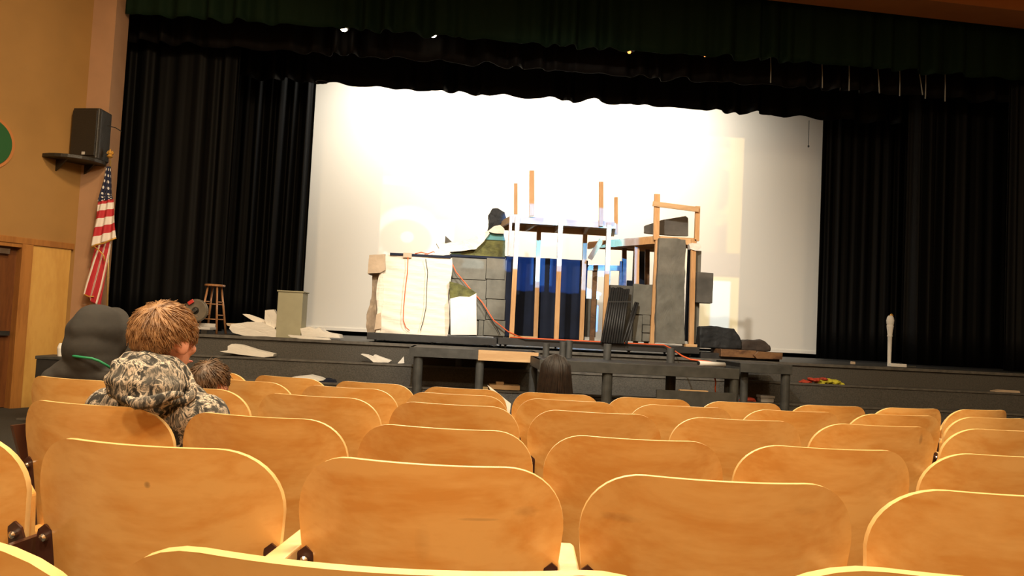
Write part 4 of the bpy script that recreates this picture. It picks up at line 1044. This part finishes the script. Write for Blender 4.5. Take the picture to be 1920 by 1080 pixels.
# white folder in the farthest row
tag(poly([(914, 722), (921, 727), (958, 757), (955, 780), (950, 778)], 4.93, .012).build('paper_folder', 'paper'), 'white paper folder leaning left of the black hair', 'folder')
# clothing pile and scrap at right
g_ = MB(); rnd = random.Random(2)
t = thing('clothes_pile', 'crumpled yellow and red clothes on the step at the right', 'clothes', at(1540, 722, 11.3))
g_ = MB()
for px, py, rx, rz in [(1550, 715, .11, .035), (1563, 716, .10, .035), (1536, 721, .10, .03), (1575, 722, .05, .04), (1580, 727, .03, .03), (1520, 722, .07, .02), (1583, 730, .035, .03), (1505, 719, .05, .02)]: g_.ell(at(px, py, 11.3), (rx, .10, rz), 14, 8)
crumple(g_.build('yellow_cloth', 'yellow', t, smooth=True), .05, .06, 2)
g_ = MB()
for px, py, rx, rz in [(1525, 712, .08, .03), (1510, 716, .09, .025), (1545, 711, .05, .02)]: g_.ell(at(px, py, 11.28), (rx, .10, rz), 14, 8)
crumple(g_.build('red_cloth', 'redcloth', t, smooth=True), .05, .06, 2)
o = poly([(1866, 733), (1880, 731), (1912, 733), (1914, 738), (1880, 740), (1866, 738)], 11.25, .12).build('wood_scrap', 'card', bev=.004); tag(o, 'short pale wood offcut on the step at the far right', 'wood')
tag(ub(1597, 678, 1604, 683, 12.6, .05).build('foam_crumb', 'card', bev=.004), 'tiny tan scrap on the stage left of the baluster', 'scrap')

# baluster with its fallen base piece
YN = 12.4
b0 = at(1667, 688, YN); h = at(1667, 588, YN).z-SF
t = thing('newel_post', 'white turned newel post standing on the stage before the black curtain', 'post', (b0.x, YN, SF))
k = h/.80
MB().lathe((b0.x, YN, SF), [(.026, 0), (.028, .01), (.027, .10*k), (.030, .30*k), (.033, .45*k), (.042, .46*k), (.035, .475*k), (.037, .50*k), (.050, .60*k), (.053, .615*k), (.045, .625*k), (.053, .64*k), (.058, .70*k), (.045, .75*k), (.03, .77*k)], 20).build('turned_shaft', 'paper', t, smooth=True)
MB().lathe((b0.x+.015, YN, SF+.765*k), [(.03, 0), (.028, .015), (.012, .035)], 10).build('broken_tip', 'gold', t)
tag(MB().bb(at(1668, 685, YN-.05).x, at(1697, 685, YN-.05).x, YN-.1, YN+.0, SF, SF+.05).build('white_block', 'paper', bev=.004), 'short white block lying at the foot of the newel post', 'block')
tag(MB().bb(at(1698, 686, YN).x, at(1718, 686, YN).x, YN, YN+.1, SF, SF+.025).build('wood_scrap', 'greypaint', bev=.004), 'dark flat scrap right of the short white block', 'wood')

# putty pedestal
YP = 12.0
x0, x1 = at(519, 590, YP).x, at(566, 590, YP).x; zt_ = at(543, 545, YP).z
t = thing('pedestal', 'putty coloured pedestal box standing left of the screen', 'pedestal', ((x0+x1)/2, YP+.2, SF))
MB().bb(x0, x1, YP, YP+.38, SF, zt_-.02).build('body', 'podium', t, bev=.004); MB().bb(x0-.015, x1+.015, YP-.015, YP+.395, zt_-.02, zt_).build('top', 'podium', t, bev=.004)

# wooden bar stool
YS = 12.5
sb = at(397, 625, YS); zt_ = at(397, 533, YS).z
t = thing('bar_stool', 'round wooden bar stool on the stage left of the foam pile', 'stool', (sb.x, YS, SF))
sx_ = sb.x
MB().lathe((sx_, YS, zt_-.035), [(.13, 0), (.15, .008), (.15, .027), (.14, .035)], 28).build('seat', 'stoolwood', t, smooth=False)
for i in range(4):
    a = R(35+90*i); c_, s_ = math.cos(a), math.sin(a)
    MB().tube([(sx_+.10*c_, YS+.10*s_, zt_-.03), (sx_+.21*c_, YS+.21*s_, SF)], [.014, .018], 10).build('leg', 'stoolwood', t, smooth=True)
H_ = zt_-.03-SF
for lv, off in ((.62, 0), (.34, .03), (.30, 0)):
    for i in range(4):
        if lv == .30 and i % 2: continue
        if lv == .34 and not i % 2: continue
        z = SF+H_*(lv+(.05 if i % 2 else 0)); r = .10+.11*(1-(z-SF)/H_)
        a, b_ = R(35+90*i), R(125+90*i)
        MB().tube([(sx_+r*math.cos(a), YS+r*math.sin(a), z), (sx_+r*math.cos(b_), YS+r*math.sin(b_), z)], .009, 8).build('rung', 'stoolwood', t, smooth=True)
# mitre saw
YM = 12.0
ms = at(368, 582, YM)
t = thing('mitre_saw', 'grey mitre saw with red mark standing on the stage left of the stool', 'saw', (ms.x, YM, SF))
MB().lathe(ms, [(.02, -.03), (.15, -.03), (.165, -.01), (.165, .03), (.14, .05), (.02, .05)], 28, 'y').build('blade_guard', 'sawgrey', t, bev=.004)
MB().lathe(ms+Vector((0, -.035, 0)), [(.01, -.02), (.045, -.02), (.05, 0)], 16, 'y').build('arbor', 'blackplastic', t)
MB().bar(ms+Vector((.03, -.06, .02)), ms+Vector((-.20, -.10, -.16)), .05, .06).build('arm', 'blackplastic', t, bev=.008)
MB().bar(ms+Vector((-.10, -.06, .09)), ms+Vector((-.03, -.06, .14)), .05, .02).build('red_mark', 'red', t, bev=.004)
MB().tube([ms+Vector((-.05, .0, -.10)), (ms.x-.08, YM, SF+.09)], [.05, .06], 10).build('motor', 'sawgrey', t, smooth=True)
MB().bb(ms.x-.22, ms.x+.24, YM-.1, YM+.2, SF+.06, SF+.10).build('table', 'clear', t, bev=.006); MB().bb(ms.x-.20, ms.x-.12, YM-.1, YM+.2, SF, SF+.06).build('foot', 'blackplastic', t); MB().bb(ms.x+.12, ms.x+.20, YM-.1, YM+.2, SF, SF+.06).build('foot', 'blackplastic', t)
MB().bb(ms.x-.22, ms.x+.24, YM+.14, YM+.17, SF+.10, SF+.15).build('fence', 'clear', t, bev=.004)

# ------------------------------------------------------------------ left wall: speaker, shelf, medallion
s_c, z_c = wall_s(160, 255)
def wq(s_, z_, out): return wp(s_, z_, out)
s_, zs_ = wall_s(135, 303)
shz = zs_-.02; shc = wall_s(133, 306)[0]
t = thing('wall_shelf', 'black rounded speaker shelf on the ochre wall', 'shelf', wq(shc, shz, .0))
pts = [wq(shc-.42, shz, 0.0)]+[wq(shc-0.42*math.cos(R(a)), shz, .05+0.42*math.sin(R(a))) for a in range(0, 181, 12)]+[wq(shc+.42, shz, 0.0)]
MB().prism(pts, (0, 0, .05)).build('top', 'blackplastic', t, bev=.006)
for sg_ in (-.2, .2): MB().prism([wq(shc+sg_, shz, .0), wq(shc+sg_, shz-.16, .0), wq(shc+sg_, shz, .25)], DW*.02).build('bracket', 'blackplastic', t)
t = thing('loudspeaker', 'black loudspeaker standing on the wall shelf beside the stage', 'speaker', wq(shc, shz+.05, .2))
ztop_ = shz+.05+.70
ang = 20
c_ = wq(shc-.19, shz+.05, .19); 
rz = -YAW+R(-10)
mrot = Matrix.Rotation(rz, 3, 'Z')
def sq(x, y, z): return c_+mrot@Vector((x, y, z))
pr_ = [(-.20, -.20), (.20, -.20), (.22, -.16), (.15, .16), (-.15, .16), (-.22, -.16)]
MB().prism([sq(x, y, 0) for x, y in pr_], (0, 0, .72)).build('cabinet', 'blackplastic', t, bev=.015)
MB().prism([sq(-.19, -.205, .04), sq(.19, -.205, .04), sq(.19, -.205, .68), sq(-.19, -.205, .68)], mrot@Vector((0, -.015, 0))).build('grille', 'blackplastic', t, bev=.004)
MB().prism([sq(.0, -.222, .05), sq(.05, -.222, .05), sq(.05, -.222, .09), sq(.0, -.222, .09)], mrot@Vector((0, -.004, 0))).build('badge', 'clear', t)
for z_ in (.10, .50): MB().bar(sq(-.235, -.05, z_), sq(-.235, -.05, z_+.18), .04, .05).build('handle', 'blackplastic', t, bev=.006)
MB().tube([sq(.2, .0, .52), sq(.30, .05, .50), sq(.36, .1, .46)], .007, 6).build('cable', 'blackcable', t)
ms_, mz_ = wall_s(-26, 265)
t = thing('wall_medallion', 'round green wall medallion with orange rim, cut by the left edge', 'medallion', wq(ms_, mz_, .0))
def disc(r0, o0, o1, n=40):
    return MB().prism([wq(ms_+r0*math.cos(2*math.pi*k_/n), mz_+r0*1.0*math.sin(2*math.pi*k_/n), o0) for k_ in range(n)], NW*(o1-o0))
disc(.36, 0, .015).build('rim', MT['header'], t); disc(.315, .012, .03).build('disc', 'green', t)

# ------------------------------------------------------------------ flag on a pole
YFL = 11.75
MT['flag'] = None
m_, nt, b = newmat('flag_cloth')
uvn = nd(nt, 'ShaderNodeUVMap'); sx = nd(nt, 'ShaderNodeSeparateXYZ'); nt.links.new(uvn.outputs[0], sx.inputs[0])
U_, V_ = sx.outputs[0], sx.outputs[1]
st_ = mth(nt, 'LESS_THAN', mth(nt, 'FRACT', mth(nt, 'MULTIPLY', V_, 6.5)), .5)
col = mixc(nt, st_, (.80, .74, .68), (.50, .025, .035))
can = mth(nt, 'GREATER_THAN', U_, 1.0)   # canton is marked by u > 1
fu = mth(nt, 'SUBTRACT', mth(nt, 'FRACT', mth(nt, 'MULTIPLY', U_, 9)), .5); fv = mth(nt, 'SUBTRACT', mth(nt, 'FRACT', mth(nt, 'MULTIPLY', V_, 16)), .5)
star = mth(nt, 'LESS_THAN', mth(nt, 'ADD', mth(nt, 'MULTIPLY', fu, fu), mth(nt, 'MULTIPLY', fv, fv)), .055)
col = mixc(nt, can, col, mixc(nt, star, (.012, .016, .05), (.75, .72, .70)))
nt.links.new(col, b.inputs['Base Color']); b.inputs['Roughness'].default_value = .7
MT['flag'] = m_
t = thing('flag', 'American flag with gold fringe hanging on a brass pole beside the stage', 'flag', onz(203, 700, YFL+.1, FZ))
ptop, pbot = at(207, 300, YFL+.12), at(201, 582, YFL+.12)
dv = (pbot-ptop)/(pbot.z-ptop.z)
pb = ptop+dv*(FZ+.1-ptop.z)
MB().tube([ptop, pb], .013, 10).build('pole', 'polegold', t, smooth=True)
MB().lathe((pb.x, pb.y, FZ), [(.20, 0), (.20, .03), (.08, .06), (.03, .12), (.02, .2)], 20).build('pole_base', 'polegold', t)
e_ = at(206, 290, YFL+.12); MB().lathe(e_-Vector((0, 0, .05)), [(.02, 0), (.045, .02), (.02, .05), (.03, .07), (.006, .13)], 14).build('finial', 'gold', t)
MB().prism([e_+Vector((-.05, 0, .02)), e_+Vector((0, 0, -.02)), e_+Vector((.05, 0, .02)), e_+Vector((.03, 0, .06)), e_+Vector((0, 0, .02)), e_+Vector((-.03, 0, .06))], (0, .02, 0)).build('eagle', 'gold', t)
def sheet(name, L_, R_, Y, parent, amp, uvf, nu=24, nv=40, m='flag'):
    vs = []; uv = []
    for j in range(nv+1):
        v_ = j/nv
        def ev(P_):
            f_ = v_*(len(P_)-1); i_ = min(int(f_), len(P_)-2); f_ -= i_; return P_[i_][0]+(P_[i_+1][0]-P_[i_][0])*f_, P_[i_][1]+(P_[i_+1][1]-P_[i_][1])*f_
        a, b_ = ev(L_), ev(R_)
        for i in range(nu+1):
            u_ = i/nu; px = a[0]+(b_[0]-a[0])*u_; py = a[1]+(b_[1]-a[1])*u_
            p = at(px, py, Y); p.y += amp*math.sin(u_*15+v_*4)*(.4+.6*v_); vs.append(p); uv.append(uvf(u_, v_))
    mb = MB(); fs = [(j*(nu+1)+i, j*(nu+1)+i+1, (j+1)*(nu+1)+i+1, (j+1)*(nu+1)+i) for j in range(nv) for i in range(nu)]
    mb.add(vs, fs); o = mb.build(name, m, parent, smooth=True)
    if uvf(0, 0) is not None:
        ul = o.data.uv_layers.new(name='UVMap')
        for lp in o.data.loops: ul.data[lp.index].uv = uv[lp.vertex_index]
    o.modifiers.new('thickness', 'SOLIDIFY').thickness = .004
    return o
sheet('canton', [(200, 312), (194, 335), (186, 362), (184, 378)], [(207, 312), (209, 340), (211, 366), (212, 373)], YFL, t, .03, lambda a, b_: (1.05+a*.5, b_*.42))
sheet('striped_cloth', [(184, 378), (180, 400), (175, 430), (172, 462)], [(212, 373), (214, 395), (216, 420), (218, 446)], YFL, t, .035, lambda a, b_: (.5, b_*.42+.04))
sheet('striped_cloth', [(180, 458), (170, 490), (160, 530), (158, 552)], [(208, 452), (203, 490), (196, 540), (188, 580)], YFL+.05, t, .04, lambda a, b_: (.5, a*.42+b_*.12))
MB().tube([at(x, y, YFL-.03) for x, y in [(171, 464), (180, 459), (195, 456), (208, 450), (218, 446)]], .012, 6).build('fringe', 'gold', t, smooth=True)
MB().tube([at(x, y, YFL-.03) for x, y in [(177, 462), (186, 470), (194, 478), (197, 490)]], .009, 6).build('fringe', 'gold', t, smooth=True)
MB().tube([at(x, y, YFL-.0) for x, y in [(158, 552), (166, 556), (176, 556)]], .010, 6).build('fringe', 'gold', t, smooth=True)
# small clutter beside the aisle, behind the hooded person
cy = 9.6
q = at(98, 678, cy)
t = thing('equipment_case', 'dark equipment case with white cup on top by the left wall', 'case', (q.x, cy, floor_z(cy)))
MB().bb(q.x-.18, q.x+.30, cy, cy+.4, floor_z(cy), q.z+.02).build('case', 'blackpaint', t, bev=.01); MB().bb(q.x-.19, q.x+.31, cy-.01, cy+.41, q.z+.02, q.z+.06).build('lid', 'greypaint', t, bev=.008)
q2 = at(114, 655, cy+.1); tag(MB().lathe((q2.x, cy+.1, q.z+.06), [(.03, 0), (.04, .09), (.035, .11), (.02, .15)], 14).build('white_cup', 'paper'), 'white cup standing on the dark equipment case', 'cup')
